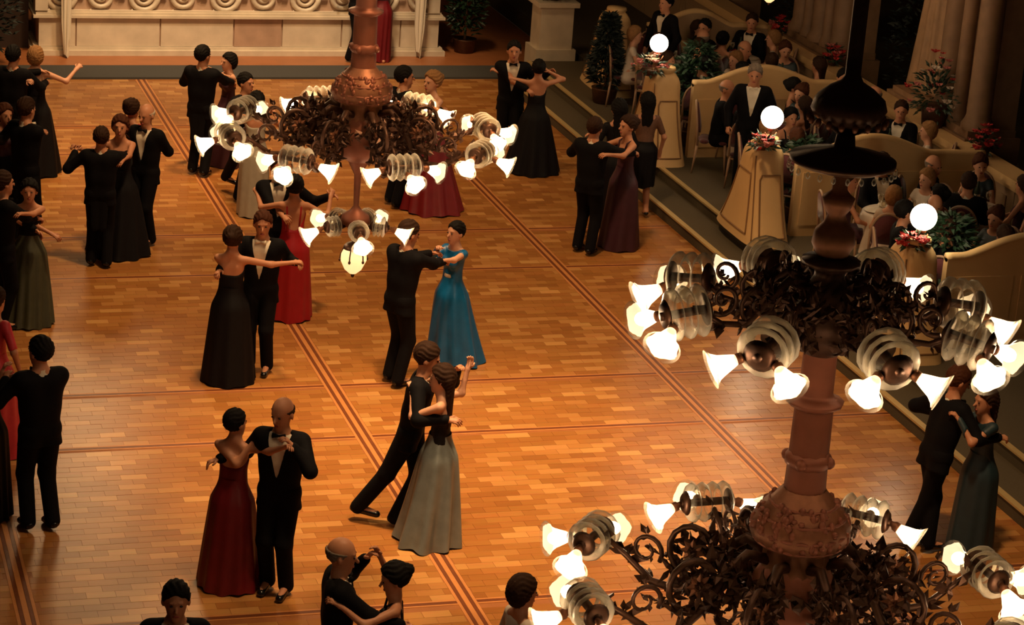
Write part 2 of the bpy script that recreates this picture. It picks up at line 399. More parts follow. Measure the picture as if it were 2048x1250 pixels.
def globe_lamp(x, y, zc, r, label, z0):
    root = empty('globe_lamp', (x, y, z0)); tag(root, label, 'lamp', 'white globe lamps')
    h = zc-z0
    MB().lathe([(.07, 0), (.07, .02), (.025, .05), (.014, .08), (.014, h-r-.04), (.05, h-r-.02), (.06, h-r+.03)], 14).build('post', M['brass'], root)
    MB().ell((0, 0, h), (r, r, r), 28, 18).build('globe', M['globe'], root)
    for k in (0, 1): MB().tube([(.0, 0, h-r-.12), (.05*(1-2*k), 0, h-r-.1), (.08*(1-2*k), 0, h-r-.05)], .008, 6).build('scroll', M['brass'], root)
    return root
def bouquet(name, x, y, z, r, zr, cols, label, n=90, nf=26, seed=1, cat='flowers', drop=0., group=None):
    rn = random.Random(seed); root = empty(name, (x, y, z)); tag(root, label, cat, group)
    MB().lathe([(r*.3, 0), (r*.36, .02), (r*.42, zr*.35), (r*.38, zr*.4), (0, zr*.4)], 14).build('bowl', M['brass_dark'], root)
    b = MB()
    for i in range(n):
        a = rn.uniform(0, 2*pi); e = rn.uniform(-.35, 1.3); d = np.array([cos(a)*cos(e), sin(a)*cos(e), sin(e)]); p = np.array([0, 0, zr*.4])+d*np.array([r, r, zr])*rn.uniform(.3, .75)
        b.leaf(p, d+np.array([0, 0, rn.uniform(-.5, .3)]), (rn.uniform(-.3, .3), rn.uniform(-.3, .3), 1), rn.uniform(.07, .14), rn.uniform(.015, .03))
    b.build('leaves', M['leafgreen'], root, False, 'stuff')
    for i in range(nf):
        a = rn.uniform(0, 2*pi); e = rn.uniform(-.1, 1.4); d = np.array([cos(a)*cos(e), sin(a)*cos(e), sin(e)]); p = np.array([0, 0, zr*.4])+d*np.array([r, r, zr])*rn.uniform(.65, 1)
        s_ = rn.uniform(.03, .055); f = MB()
        for q in range(6): f.leaf(p, (cos(q*pi/3), sin(q*pi/3), .55), d, s_*1.5, s_*.5)
        f.ell(p+d*.01, (s_*.5, s_*.5, s_*.4), 8, 4); f.build('flower', M[rn.choice(cols)], root)
    return root
CONS = [(11.98+.30, 23.5, 'nearest the camera, behind the ring of the large chandelier'), (12.22, 27.75, 'in the middle of the row, nearest one fully in view'), (12.22, 31.5, 'third from the camera, behind the woman in the short dark dress'), (12.85, 35.4, 'fourth from the camera, behind the dark conifer')]
for i, (x, y, wh) in enumerate(CONS):
    console(x, y, 'cream bell-shaped pedestal '+wh)
    partition((23.5, 27.75, 31.5, 35.2)[i]+.0, i)
gl = [(12.30+.02, 23.5, 1.84, .148), (12.20, 27.6, 1.90, .142), (12.10, 31.5, 1.94, .128)]
ln = ['round lit globe lamp above the box pedestal nearest the camera', 'round lit globe lamp above the middle cream pedestal', 'round lit globe lamp on the far cream pedestal behind the short-dressed woman']
fl = ['coral red blooms and green leaves on the pedestal nearest the camera', 'small orange and red garland around the lamp post on the middle pedestal', 'pinkish brown floral wreath at the top of the far pedestal']
for i, (x, y, z, r) in enumerate(gl):
    globe_lamp(x, y, z, r, ln[i], 1.6)
    bouquet('flower_garland', x-.12, y-.05, 1.50, (.2, .2, .27)[i], (.13, .13, .22)[i], (['flower_red'], ['flower_red', 'flower_pink'], ['flower_pink', 'statue'])[i], fl[i], 60, 22, i+3)
# pillar with red flowers beside the passage
p = tag(empty('entrance_pillar', (12.62, 37.75, .03)), 'square cream stone pillar with red flowers on top beside the passage', 'pillar')
MB().box(-.36, .32, -.3, .3, 0, .42).build('base', M['marble'], p, False); MB().box(-.30, .26, -.25, .25, .42, 1.12).build('shaft', M['marble'], p, False); MB().box(-.37, .33, -.32, .32, 1.12, 1.2).build('capital', M['marble'], p, False)
bouquet('flower_arrangement', 12.58, 37.7, 1.235, .28, .3, ['flower_red'], 'red flowers with dark leaves on the cream pillar beside the passage', 80, 24, 9)
for x, y, s_, lab in ((15.55, 35.3, 1, 'red flower arrangement on the far end of the parapet'), (15.55, 33.2, 1.1, 'red flower arrangement on the parapet before the first stone pier'), (15.5, 28.15, 1.35, 'tall red flower arrangement on the parapet at the right edge')):
    bouquet('parapet_flowers', x, y, 1.22, .16*s_, .22*s_, ['flower_red', 'flower_red', 'flower_pink'], lab, 50, 24, int(x*y), group='flowers on the parapet')
bouquet('large_bouquet', 15.5, 29.65, 1.22, .44, .78, ['flower_pink', 'flower_red', 'white'], 'large green bouquet with pink and red flowers on the parapet by the statue', 240, 26, 77)
def bush(x, y, z, rx, h, label, seed, m='leafgreen', cone=False, n=700, cat='plant'):
    rn = random.Random(seed); root = tag(empty('potted_plant', (x, y, z)), label, cat)
    MB().lathe([(.15, 0), (.17, .02), (.2, .22), (.21, .24), (.18, .24), (0, .22)], 16).build('pot', M['brass_dark'], root)
    MB().tube([(0, 0, .2), (.01, 0, h*.5), (0, .01, h*.9)], [.025, .018, .006], 6).build('trunk', M['stone'], root)
    b = MB()
    for i in range(n):
        t = rn.random()**.7; a = rn.uniform(0, 2*pi)
        if cone: R_ = rx*(1-t)**.65*min(1, .35+t*4); q = R_*sqrt(rn.uniform(.35, 1)); p = (q*cos(a), q*sin(a), .25+(h-.25)*t)
        else: R_ = rx*sin(pi*min(.97, t*.9+.08))**.5; q = R_*sqrt(rn.random()); p = (q*cos(a), q*sin(a), .3+(h-.3)*t)
        b.leaf(p, (cos(a), sin(a), rn.uniform(-.4, .9)), (rn.uniform(-.5, .5), rn.uniform(-.5, .5), 1), rn.uniform(.09, .17), rn.uniform(.02, .04))
    b.build('foliage', M[m], root, False, 'stuff'); return root
cb_ = at(1207, 205, .3); bush(cb_[0], cb_[1], .3, .27, 1.35, 'dark conical conifer in a pot behind the couple at the floor edge', 5, 'leafdark', True, 1500)
bush(12.95, 32.1, .3, .3, 1.5, 'dark green bush beside the far lit globe lamp', 6)
bush(13.0, 28.25, .3, .26, 1.15, 'dark green bush behind the middle cream pedestal', 7)
bush(13.0, 24.1, .3, .32, 1.35, 'dark green bush behind the nearest cream pedestal', 8)
bush(3.5, 37.9, 0, .5, 1.9, 'dark leafy plant in the dark corner left of the stage', 10, 'leafdark')
bush(11.55, 39.2, 0, .3, 1.3, 'green plant at the right end of the stage front', 11)
for yy, wh in ((37.2, 'behind the far parapet'), (36.3, 'in the dark opening left of the first stone pier'), (32.7, 'in the dark opening between the stone pier and statue')):
    bush(16.8, yy, .3, .55, 2.6, 'tall dark green plant '+wh, int(yy*10), 'leafdark')

# ------------------------------------------------------------------ implicit surfaces for figures
def nets(Fd, o, h):
    s = Fd < 0
    c = np.zeros(tuple(n-1 for n in Fd.shape), np.int8); sl = (slice(None, -1), slice(1, None))
    for i in (0, 1):
        for j in (0, 1):
            for k in (0, 1): c += s[sl[i], sl[j], sl[k]]
    act = (c > 0) & (c < 8); I, J, K = np.nonzero(act); n = len(I)
    idx = -np.ones(act.shape, np.int32); idx[I, J, K] = np.arange(n)
    P = np.zeros((n, 3), np.float32); C = np.zeros(n, np.float32)
    for ax in range(3):
        for a in (0, 1):
            for b in (0, 1):
                o0 = [0, 0, 0]; oth = [q for q in range(3) if q != ax]; o0[oth[0]] = a; o0[oth[1]] = b; o1 = list(o0); o1[ax] = 1
                f0 = Fd[I+o0[0], J+o0[1], K+o0[2]]; f1 = Fd[I+o1[0], J+o1[1], K+o1[2]]
                m = (f0 < 0) != (f1 < 0); t = np.where(m, f0/np.where(m, f0-f1, 1), 0)
                for q in range(3): P[:, q] += np.where(m, o0[q]+(t if q == ax else 0), 0)
                C += m
    P /= C[:, None]; P += np.stack([I, J, K], 1); P = P*h+np.array(o, np.float32)
    Q = []
    # x edges
    m = s[:-1, 1:-1, 1:-1] != s[1:, 1:-1, 1:-1]; i, j, k = np.nonzero(m); j += 1; k += 1
    q = np.stack([idx[i, j-1, k-1], idx[i, j, k-1], idx[i, j, k], idx[i, j-1, k]], 1); fl = ~s[i, j, k]; q[fl] = q[fl][:, ::-1]; Q.append(q)
    m = s[1:-1, :-1, 1:-1] != s[1:-1, 1:, 1:-1]; i, j, k = np.nonzero(m); i += 1; k += 1
    q = np.stack([idx[i-1, j, k-1], idx[i-1, j, k], idx[i, j, k], idx[i, j, k-1]], 1); fl = ~s[i, j, k]; q[fl] = q[fl][:, ::-1]; Q.append(q)
    m = s[1:-1, 1:-1, :-1] != s[1:-1, 1:-1, 1:]; i, j, k = np.nonzero(m); i += 1; j += 1
    q = np.stack([idx[i-1, j-1, k], idx[i, j-1, k], idx[i, j, k], idx[i-1, j, k]], 1); fl = ~s[i, j, k]; q[fl] = q[fl][:, ::-1]; Q.append(q)
    return P, np.concatenate(Q)
V3 = lambda *a: np.array(a, float)
def unit(v): return v/(np.linalg.norm(v)+1e-9)
class SDF:
    def __init__(s, vox=.015): s.p = []; s.cut = []; s.h = vox
    def cap(s, a, b, ra, rb, fd=None, fl=1., k=.03): s.p.append(('c', np.array(a, float), np.array(b, float), ra, rb, fd, fl, k)); return s
    def ell(s, c, r, R=None, k=.02, sub=False): s.p.append(('e', np.array(c, float), np.array(r, float), R, sub, None, 1, k)); return s
    def mesh(s):
        lo = np.full(3, 1e9); hi = -lo
        for q in s.p:
            if q[0] == 'c': r = max(q[3], q[4]); pts = (q[1], q[2])
            else:
                if q[4]: continue
                r = max(q[2]); pts = (q[1],)
            for p_ in pts: lo = np.minimum(lo, p_-r); hi = np.maximum(hi, p_+r)
        h = s.h; lo -= 3*h+.02; hi += 3*h+.02; n = np.ceil((hi-lo)/h).astype(int)+1
        ax = [lo[i]+h*np.arange(n[i]) for i in range(3)]; Fd = np.full(n, .3, np.float32)
        for q in s.p:
            k = q[7]
            if q[0] == 'c': r = max(q[3], q[4]); a = np.minimum(q[1], q[2])-r; b = np.maximum(q[1], q[2])+r
            else: r = max(q[2]); a = q[1]-r; b = q[1]+r
            i0 = np.clip(((a-k-2*h-lo)/h).astype(int), 0, n-1); i1 = np.clip(((b+k+2*h-lo)/h).astype(int)+2, 1, n)
            X, Y, Z = np.meshgrid(*[ax[i][i0[i]:i1[i]].astype(np.float32) for i in range(3)], indexing='ij')
            if q[0] == 'c':
                A, B = q[1], q[2]; ab = B-A; L = ab@ab+1e-12; px, py, pz = X-A[0], Y-A[1], Z-A[2]
                t = np.clip((px*ab[0]+py*ab[1]+pz*ab[2])/L, 0, 1); px = px-t*ab[0]; py = py-t*ab[1]; pz = pz-t*ab[2]
                if q[5] is not None:
                    f = q[5]; dd = (px*f[0]+py*f[1]+pz*f[2])*(1/q[6]-1); px = px+dd*f[0]; py = py+dd*f[1]; pz = pz+dd*f[2]
                d = np.sqrt(px*px+py*py+pz*pz)-(q[3]+(q[4]-q[3])*t)
            else:
                px, py, pz = X-q[1][0], Y-q[1][1], Z-q[1][2]
                if q[3] is not None:
                    R = q[3]; px, py, pz = (R[0, i]*px+R[1, i]*py+R[2, i]*pz for i in range(3))
                e = q[2]; k0 = np.sqrt((px/e[0])**2+(py/e[1])**2+(pz/e[2])**2); k1 = np.sqrt((px/e[0]**2)**2+(py/e[1]**2)**2+(pz/e[2]**2)**2)+1e-6; d = k0*(k0-1)/k1
            v = Fd[i0[0]:i1[0], i0[1]:i1[1], i0[2]:i1[2]]
            if q[0] == 'e' and q[4]:
                hh = np.maximum(k-np.abs(v+d), 0)/k; v[...] = np.maximum(v, -d)+hh*hh*k/4
            else:
                hh = np.maximum(k-np.abs(v-d), 0)/k; v[...] = np.minimum(v, d)-hh*hh*k/4
        if getattr(s, 'disp', None) is not None:
            X, Y, Z = np.meshgrid(*[a.astype(np.float32) for a in ax], indexing='ij'); Fd = Fd+s.disp(X, Y, Z).astype(np.float32)
        if s.cut:
            X, Y, Z = np.meshgrid(*[a.astype(np.float32) for a in ax], indexing='ij')
            for f in s.cut: Fd = np.maximum(Fd, f(X, Y, Z))
        Fd[[0, -1]] = .3; Fd[:, [0, -1]] = .3; Fd[:, :, [0, -1]] = .3
        return nets(Fd, lo, h)
def rotm(yaw, pitch, roll, base):
    # base columns: right, fwd, up. yaw + = turn left, pitch + = look up, roll + = tilt to own right
    cy, sy = cos(yaw), sin(yaw); cp, sp = cos(pitch), sin(pitch); cr, sr = cos(roll), sin(roll)
    Rz = np.array([[cy, -sy, 0], [sy, cy, 0], [0, 0, 1]]); Rx = np.array([[1, 0, 0], [0, cp, -sp], [0, sp, cp]]); Ry = np.array([[cr, 0, sr], [0, 1, 0], [-sr, 0, cr]])
    return base@Rz@Rx@Ry
def hand_tubes(b, wr, d, nrm, side, s, curl):
    sd = unit(np.cross(d, nrm))*side; nn = unit(np.cross(sd, d)); nn = nn if nn@nrm > 0 else -nn
    for i, (off, L) in enumerate(((-.026, .066), (-.009, .076), (.009, .07), (.026, .055))):
        base = wr+d*.075*s+sd*off*s; c1 = curl+.08*i
        d1 = unit(d*cos(c1)+nn*sin(c1)+sd*off*2); d2 = unit(d*cos(c1*2)+nn*sin(c1*2)); p1 = base+d1*L*.5*s; p2 = p1+d2*L*.5*s
        b.tube([base-d*.02, base, p1, p2], [.010*s, .0105*s, .0095*s, .006*s], 6)
    b_ = wr+d*.02*s-sd*.025*s; p1 = b_+unit(d*.6-sd*.7+nn*.3)*.04*s; p2 = p1+unit(d*.9-sd*.1+nn*.4)*.032*s
    b.tube([b_, p1, p2], [.013*s, .0115*s, .008*s], 6)

def person(label, sex, h, pos, face, hands=(None, None), lean=(0, 0), feet=None, head=(0, 0, 0), hair=('short', 'hair_brown'), outfit=None, seated=False, vox=.015, z0=0., skin='skin', group=None, curl=.5, facevis=True, detail=True, hipdrop=0.):
    """pos: ground point; face: heading angle (deg) in world; hands: (left, right) wrist targets in world; lean: local (right, forward) shift of the neck over the hips."""
    of = dict(outfit or {}); s = h/1.78; male = sex == 'm'
    root = empty('person', (pos[0], pos[1], z0)); tag(root, label, 'person', group)
    F_ = V3(cos(RA(face)), sin(RA(face)), 0); Rg = V3(F_[1], -F_[0], 0); U = V3(0, 0, 1)
    org = V3(pos[0], pos[1], z0)
    L = lambda x, y, z: Rg*x*s+F_*y*s+U*z*s
    hipz = (.48 if seated else .94-hipdrop)
    hip = L(0, 0, hipz) if not seated else L(0, 0, .50)
    tl = .52; lv = V3(0, 0, 0)+Rg*lean[0]+F_*lean[1]; ax = unit(lv+U*sqrt(max(.1, 1-(lv@lv))*1.0)*1.0)
    tF = unit(F_-ax*(F_@ax)); tR = np.cross(tF, ax)
    T = lambda x, y, z: hip+(tR*x+tF*y+ax*z)*s              # torso frame, z from hips
    shw, hw = (.185, .085) if male else (.155, .09)
    neck = T(0, 0, tl); hbase = np.stack([tR, tF, ax], 1)
    # head stays upright-ish
    up_h = unit(ax*.5+U*.5); hF = unit(F_-up_h*(F_@up_h)); hb = np.stack([np.cross(hF, up_h), hF, up_h], 1)
    HR = rotm(RA(head[0]), RA(head[1]), RA(head[2]), hb); hc = neck+up_h*.178*s+hF*.015*s; hs = s*1.12
    H = lambda x, y, z: hc+HR@(np.array([x, y, z])*hs)
    # arms
    arms = []
    for sgn, tgt in ((-1, hands[0]), (1, hands[1])):
        S = T(sgn*shw, 0, tl-.05); l1, l2 = .285*s, .255*s
        if tgt is None: tg = T(sgn*(shw+.10), .10, -.02) if not seated else T(sgn*.16, .36, .14)
        else: tg = np.array(tgt, float)-org
        dv = tg-S; dl = np.linalg.norm(dv); dd = unit(dv); dl = min(max(dl, .15), (l1+l2)*.99); tg = S+dd*dl
        a = (l1*l1-l2*l2+dl*dl)/(2*dl); hh = sqrt(max(0, l1*l1-a*a)); pole = -U*.75+tR*sgn*.65-tF*.25; pole = unit(pole-dd*(pole@dd)); El = S+dd*a+pole*hh
        arms.append((sgn, S, El, tg, unit(unit(tg-El)*.8+dd*.2)))
    # legs
    if seated: fl_, fr_ = (-.10, .46), (.10, .43)
    else: fl_, fr_ = feet or ((-.1, .03), (.1, -.03))
    legs = []
    for sgn, f in ((-1, fl_), (1, fr_)):
        hp = T(sgn*hw, 0, -.02); lift = f[2] if len(f) > 2 else 0.; an = L(f[0], f[1]-.03, .085+lift)
        if seated: kn = L(sgn*.11, .44, .50)
        else:
            dv = an-hp; dl = np.linalg.norm(dv); l1, l2 = .43*s, .43*s; dd = unit(dv); dl = min(dl, l1+l2-.004); hh = sqrt(max(0, l1*l1-(dl/2)**2)); fp = unit(F_-dd*(F_@dd)); kn = hp+dd*dl/2+fp*hh; an = hp+dd*dl
        toe = an+F_*.17*s+U*(-.05*s-(lift*.6)); legs.append((sgn, hp, kn, an, toe))
    def torso(q, e, top=True):
        if male:
            for g in (-1, 1):
                q.cap(T(g*.05, 0, .0), T(g*.055, 0, .2), (.105+e)*s, (.10+e)*s, tF, .85, .05); q.cap(T(g*.055, 0, .2), T(g*.08, .005, .40), (.10+e)*s, (.115+e)*s, tF, .88, .05)
            q.cap(T(-.15, -.01, tl-.065), T(.15, -.01, tl-.065), (.062+e)*s, (.062+e)*s, tF, .95, .05)
        else:
            for g in (-1, 1):
                q.cap(T(g*.06, -.01, -.02), T(g*.03, 0, .17), (.115+e)*s, (.085+e)*s, tF, .85, .05); q.cap(T(g*.035, 0, .18), T(g*.055, .0, .38), (.08+e)*s, (.092+e)*s, tF, .85, .05)
                q.ell(T(g*.065, .075, .335), np.array([.055, .05, .055])*s+e, np.stack([tR, tF, ax], 1), .03)
            q.cap(T(-.125, -.005, tl-.06), T(.125, -.005, tl-.06), (.048+e)*s, (.048+e)*s, tF, .95, .05)
    def arm(q, e, upto=1., kk=.03):
        r = (.052, .042, .028) if male else (.042, .034, .023)
        for sgn, S, El, W, hd in arms:
            W2 = El+(W-El)*upto
            q.cap(S, El, (r[0]+e)*s, (r[1]+e)*s, k=kk); q.cap(El, W2, (r[1]+e)*s, (r[2]+(r[1]-r[2])*(1-upto)+e)*s, k=kk)
    def leg(q, e, low=True):
        for sgn, hp, kn, an, toe in legs:
            q.cap(hp, kn, (.092+e)*s, (.062+e)*s, k=.03); q.cap(kn, an, (.06+e)*s, (.04+e)*s if not male else (.045+e*1.6)*s, k=.03)
    # ---- body, one continuous surface
    B = SDF(vox); torso(B, -.008); arm(B, 0.)
    B.cap(neck-ax*.03*s, hc-HR@V3(0, .0, .06)*s, .056*s if male else .046*s, .052*s if male else .042*s, k=.03)
    B.ell(H(0, -.012, .022), np.array([.078, .096, .098])*hs, HR, .02); B.ell(H(0, .022, -.045), np.array([.058, .068, .078])*hs, HR, .03)
    B.cap(H(0, .088, .005), H(0, .112, -.028), .010*s, .015*s, k=.012); B.ell(H(0, .062, -.105), np.array([.026, .022, .02])*s, HR, .03)
    for g in (-1, 1):
        B.ell(H(g*.032, .104, .008), np.array([.016, .014, .011])*hs, HR, .012, True); B.ell(H(g*.081, -.008, -.012), np.array([.012, .02, .032])*hs, HR, .008)
        B.cap(H(g*.018, .09, .026), H(g*.045, .078, .026), .008*s, .007*s, k=.012)
    for sgn, S, El, W, hd in arms:
        nr = unit(np.cross(hd, tR)*.3-U*.7+tF*.0-tR*sgn*.5); nr = unit(nr-hd*(nr@hd)); B.cap(W, W+hd*.07*s, .032*s, .036*s, nr, .5, .02)
    leg(B, -.004 if male or seated or of.get('hem', 0) > .1 else -.022)
    for sgn, hp, kn, an, toe in legs: B.cap(an+(an-toe)*.12, toe, .036*s, .03*s, k=.02)
    B.cap(T(-.09, -.02, tl-.035), neck+ax*.03*s, .035*s, .045*s, k=.04); B.cap(T(.09, -.02, tl-.035), neck+ax*.03*s, .035*s, .045*s, k=.04)
    V, Q = B.mesh(); hb_ = MB()
    if detail:
        for sgn, S, El, W, hd in arms:
            nr = unit(np.cross(hd, tR)*.3-U*.7-tR*sgn*.5); nr = unit(nr-hd*(nr@hd)); hand_tubes(hb_, W, hd, nr, -sgn, s, curl)
    Vl = V.tolist()+hb_.v; n0 = len(V); Fl = Q.tolist()+[tuple(i+n0 for i in f) for f in hb_.f]
    mesh_obj('body', Vl, Fl, M[skin], root)
    if facevis:
        e = MB()
        for g in (-1, 1):
            e = MB(); Mx = Matrix.Translation(H(g*.031, .084, .006)) @ Matrix(HR.tolist()).to_4x4(); e.ell((0, 0, 0), (.013*s, .008*s, .008*s), 8, 6, Mx); e.build('eye', M['eye'], root)
        e = MB(); Mx = Matrix.Translation(H(0, .088, -.066)) @ Matrix(HR.tolist()).to_4x4(); e.ell((0, 0, 0), (.024*s, .008*s, .009*s), 10, 6, Mx); e.build('lips', M['lips'], root)
    # ---- hair
    st, hcx = hair; Q_ = SDF(max(vox*.8, .011))
    toH = lambda X, Y, Z: tuple(((X-hc[0])*HR[0, i]+(Y-hc[1])*HR[1, i]+(Z-hc[2])*HR[2, i])/hs for i in range(3))
    g_ = .015 if st == 'short' else (.010 if st == 'bald' else .024)
    Q_.ell(H(0, -.016, .03), np.array([.080+g_, .098+g_, .094+g_])*hs, HR)
    if st == 'bun': Q_.ell(H(0, -.125, .045), np.array([.05, .045, .05])*hs, HR, .02)
    if st == 'updo': Q_.ell(H(0, -.09, .085), np.array([.065, .06, .055])*hs, HR, .03)
    if st in ('long', 'veryl'):
        Ld = .30 if st == 'long' else .46
        for g in (-.045, 0, .045): Q_.cap(H(g, -.08, .0), hc-ax*Ld*s-tF*.085*s+tR*g*s, .058*s, .032*s, tF, .7, .04)
    if st == 'bob': Q_.ell(H(0, -.03, -.02), np.array([.105, .10, .10])*hs, HR, .03)
    def face_cut(X, Y, Z):
        x, y, z = toH(X, Y, Z); y = y+.006*np.sin(x*80+1); z = np.maximum(z, -.085); return ((y-.062)*.80-(z-.058)*.60)*s
    Q_.cut.append(face_cut); ph_ = float(rng.uniform(0, 6))
    def strands(X, Y, Z):
        x, y, z = toH(X, Y, Z); return .0055*hs*(1+np.sin(22*np.arctan2(x-.02, z+.02)+3*np.sin(y*34+ph_)))
    Q_.disp = strands
    if st == 'bald': Q_.cut.append(lambda X, Y, Z: (toH(X, Y, Z)[2]-.035)*s)
    if st not in ('long', 'veryl'):
        lo_ = {'short': -.07, 'bald': -.07, 'bob': -.105}.get(st, -.06); Q_.cut.append(lambda X, Y, Z: -(toH(X, Y, Z)[2]-lo_)*s)
    V, Q = Q_.mesh(); mesh_obj('hair', V, Q, M[hcx], root)
    tor = lambda X, Y, Z: tuple(((X-hip[0])*v[0]+(Y-hip[1])*v[1]+(Z-hip[2])*v[2])/s for v in (tR, tF, ax))
    # ---- clothes
    if male:
        jm = M[of.get('jacket', 'black')]
        if facevis or True:
            q = SDF(vox); torso(q, .004); q.cap(neck-ax*.04*s, neck+ax*.045*s, .066*s, .062*s, k=.02)
            q.cut.append(lambda X, Y, Z: (tor(X, Y, Z)[2]-(tl+.045)+.25*np.maximum(0, tor(X, Y, Z)[1]))*s); q.cut.append(lambda X, Y, Z: -(tor(X, Y, Z)[2]-.05)*s)
            V, Q = q.mesh(); mesh_obj('shirt', V, Q, M['shirt'], root)
            b = MB(); c = T(0, .085, tl+.0)
            for g in (-1, 1): b.tube([c, c+tR*g*.02*s, c+tR*g*.055*s], [.008*s, .014*s, .026*s], 6)
            b.build('bow_tie', M[of.get('tie', 'black')], root)
        q = SDF(vox); torso(q, .022); arm(q, .016, .93, .04)
        if not seated: q.cap(T(-.07, 0, -.02), T(-.085, 0, -.14), .11*s, .115*s, tF, .85, .04); q.cap(T(.07, 0, -.02), T(.085, 0, -.14), .11*s, .115*s, tF, .85, .04)
        hem = -.15 if not seated else -.04
        q.cut.append(lambda X, Y, Z: -(tor(X, Y, Z)[2]-hem)*s)
        def vee(X, Y, Z):
            x, y, z = tor(X, Y, Z); wd = np.clip((z-.12)*.24, -.02, .2); return np.minimum(np.minimum(wd-np.abs(x), y-.02), .3)*s
        q.cut.append(vee)
        q.cut.append(lambda X, Y, Z: (.074*s-np.sqrt((X-neck[0])**2+(Y-neck[1])**2)-np.maximum(0, (tl-.035-tor(X, Y, Z)[2]))*4).astype(np.float32))
        V, Q = q.mesh(); mesh_obj('jacket', V, Q, jm, root)
        if of.get('waistcoat'):
            q = SDF(vox); torso(q, .012); q.cut.append(lambda X, Y, Z: (tor(X, Y, Z)[2]-.26)*s); q.cut.append(lambda X, Y, Z: -(tor(X, Y, Z)[2]-.03)*s); q.cut.append(lambda X, Y, Z: -(tor(X, Y, Z)[1]-.0)*s)
            V, Q = q.mesh(); mesh_obj('waistcoat', V, Q, M['waistcoat'], root)
        if of.get('tails'):
            q = SDF(vox)
            for g in (-1, 1): q.cap(T(g*.05, -.07, .02), T(g*.05, -.11, -.42), .075*s, .05*s, tF, .3, .02)
            V, Q = q.mesh(); mesh_obj('coat_tails', V, Q, jm, root)
        q = SDF(vox); leg(q, .014); q.cap(T(-.06, 0, .03), T(.06, 0, .03), .115*s, .115*s, tF, .85, .05); zc = .06*s
        V, Q = q.mesh(); mesh_obj('trousers', V, Q, jm if not of.get('trousers') else M[of['trousers']], root)
    else:
        gm = M[of.get('gown', 'blackgown')]; bm_ = M[of.get('bodice', of.get('gown', 'blackgown'))]
        top = of.get('top', .40); back = of.get('back', .30)
        q = SDF(vox); torso(q, .006); slv = of.get('sleeve', 0)
        if bm_ is not gm: q.cut.append(lambda X, Y, Z: -(tor(X, Y, Z)[2]-.08)*s)
        if slv: arm(q, .010, .9 if slv > 1 else 1.)
        else: pass
        if slv:
            if slv < 1:
                for sgn, S, El, W, hd in arms:
                    n_ = unit(El-S); c_ = S+(El-S)*slv
                    q.cut.append(lambda X, Y, Z, n_=n_, c_=c_, S=S, sgn=sgn: np.where(((X-hip[0])*tR[0]+(Y-hip[1])*tR[1]+(Z-hip[2])*tR[2])*sgn > (shw-.03)*s, (X-c_[0])*n_[0]+(Y-c_[1])*n_[1]+(Z-c_[2])*n_[2], -.2).astype(np.float32))
            q.cut.append(lambda X, Y, Z: (.085*s-np.sqrt((X-neck[0])**2+(Y-neck[1])**2)-np.maximum(0, (tl-.03-tor(X, Y, Z)[2]))*4).astype(np.float32))
        else:
            q.cut.append(lambda X, Y, Z: (tor(X, Y, Z)[2]-np.where(tor(X, Y, Z)[1] > 0, top, back+(top-back)*np.clip(1+tor(X, Y, Z)[1]*9, 0, 1)))*s)
        V, Q = q.mesh(); mesh_obj('bodice', V, Q, bm_, root)
        if of.get('straps') and not slv:
            for g in (-1, 1): MB().tube([T(g*.075, .085, top-.03), T(g*.09, .06, tl-.03), T(g*.09, 0, tl+.0), T(g*.085, -.06, tl-.06), T(g*.06, -.085, back-.02)], .011*s, 6).build('strap', bm_, root)
        if seated:
            q = SDF(vox); 
            for sgn, hp, kn, an, toe in legs: q.cap(hp, kn, .12*s, .095*s, k=.08); q.cap(kn, an+U*.05, .09*s, .10*s, k=.08)
            V, Q = q.mesh(); mesh_obj('skirt', V, Q, gm, root)
        else:
            hem = of.get('hem', .015); rh = of.get('flare', .36)*s; tx, ty = of.get('train', (0, 0)); nf = of.get('folds', 13); m_, n_ = 26, 78; V = []; ph = rng.uniform(0, 6, 6)
            w0 = T(0, 0, .16); fa = of.get('fold', .07)
            for j in range(m_+1):
                t = j/m_; z = w0[2]+(hem*s-w0[2])*t
                c = w0*(1-t)+V3(0, 0, 0)*t; sh = t**1.6
                cx = w0[0]*(1-min(1, t*5))+sh*tx; cy = w0[1]*(1-min(1, t*5))+sh*ty
                tt = min(1, t/.22); base = (.130+(.205-.130)*(tt*tt*(3-2*tt)))*s; rr = base+(rh-.205*s)*max(0, (t-.15)/.85)**.9
                for k in range(n_):
                    a = 2*pi*k/n_; fo = 1+fa*t**.8*(sin(nf*a+ph[0]+1.2*sin(a+ph[1])+t*ph[2]*.4)+.45*sin((nf*.5//1)*a+ph[3]))
                    rx, ry = rr*fo, rr*fo*(.82+.18*t); p_ = Rg*rx*cos(a)+F_*ry*sin(a); V.append((cx+p_[0], cy+p_[1], z+(.012*sin(5*a) if j == m_ else 0)))
            Fc = [(j*n_+(k+1) % n_, j*n_+k, (j+1)*n_+k, (j+1)*n_+(k+1) % n_) for j in range(m_) for k in range(n_)]
            sk = mesh_obj('skirt', V, Fc, gm, root)
            if False:
                for dz, a0 in ((.62, 3.8), (.48, 4.6), (.36, 5.3), (.5, .3)):
                    b = MB(); P = []
                    for k in range(9):
                        a = a0+k*.13; rr = (.20+.20*(1-dz))*s; P.append(Rg*rr*cos(a)+F_*rr*sin(a)+U*(dz*1.05-.10*sin(pi*k/8))*s+V3(tx, ty, 0)*(1-dz)**1.6)
                    b.tube(P, [.004, .012, .02, .026, .028, .025, .02, .012, .004], 8).build('skirt_gather', gm, root)
            if of.get('sash'): MB().lathe([(.098*s, -.02), (.104*s, 0), (.098*s, .03)], 24, Matrix.Translation(T(0, 0, .17))).build('sash', M[of['sash']], root)
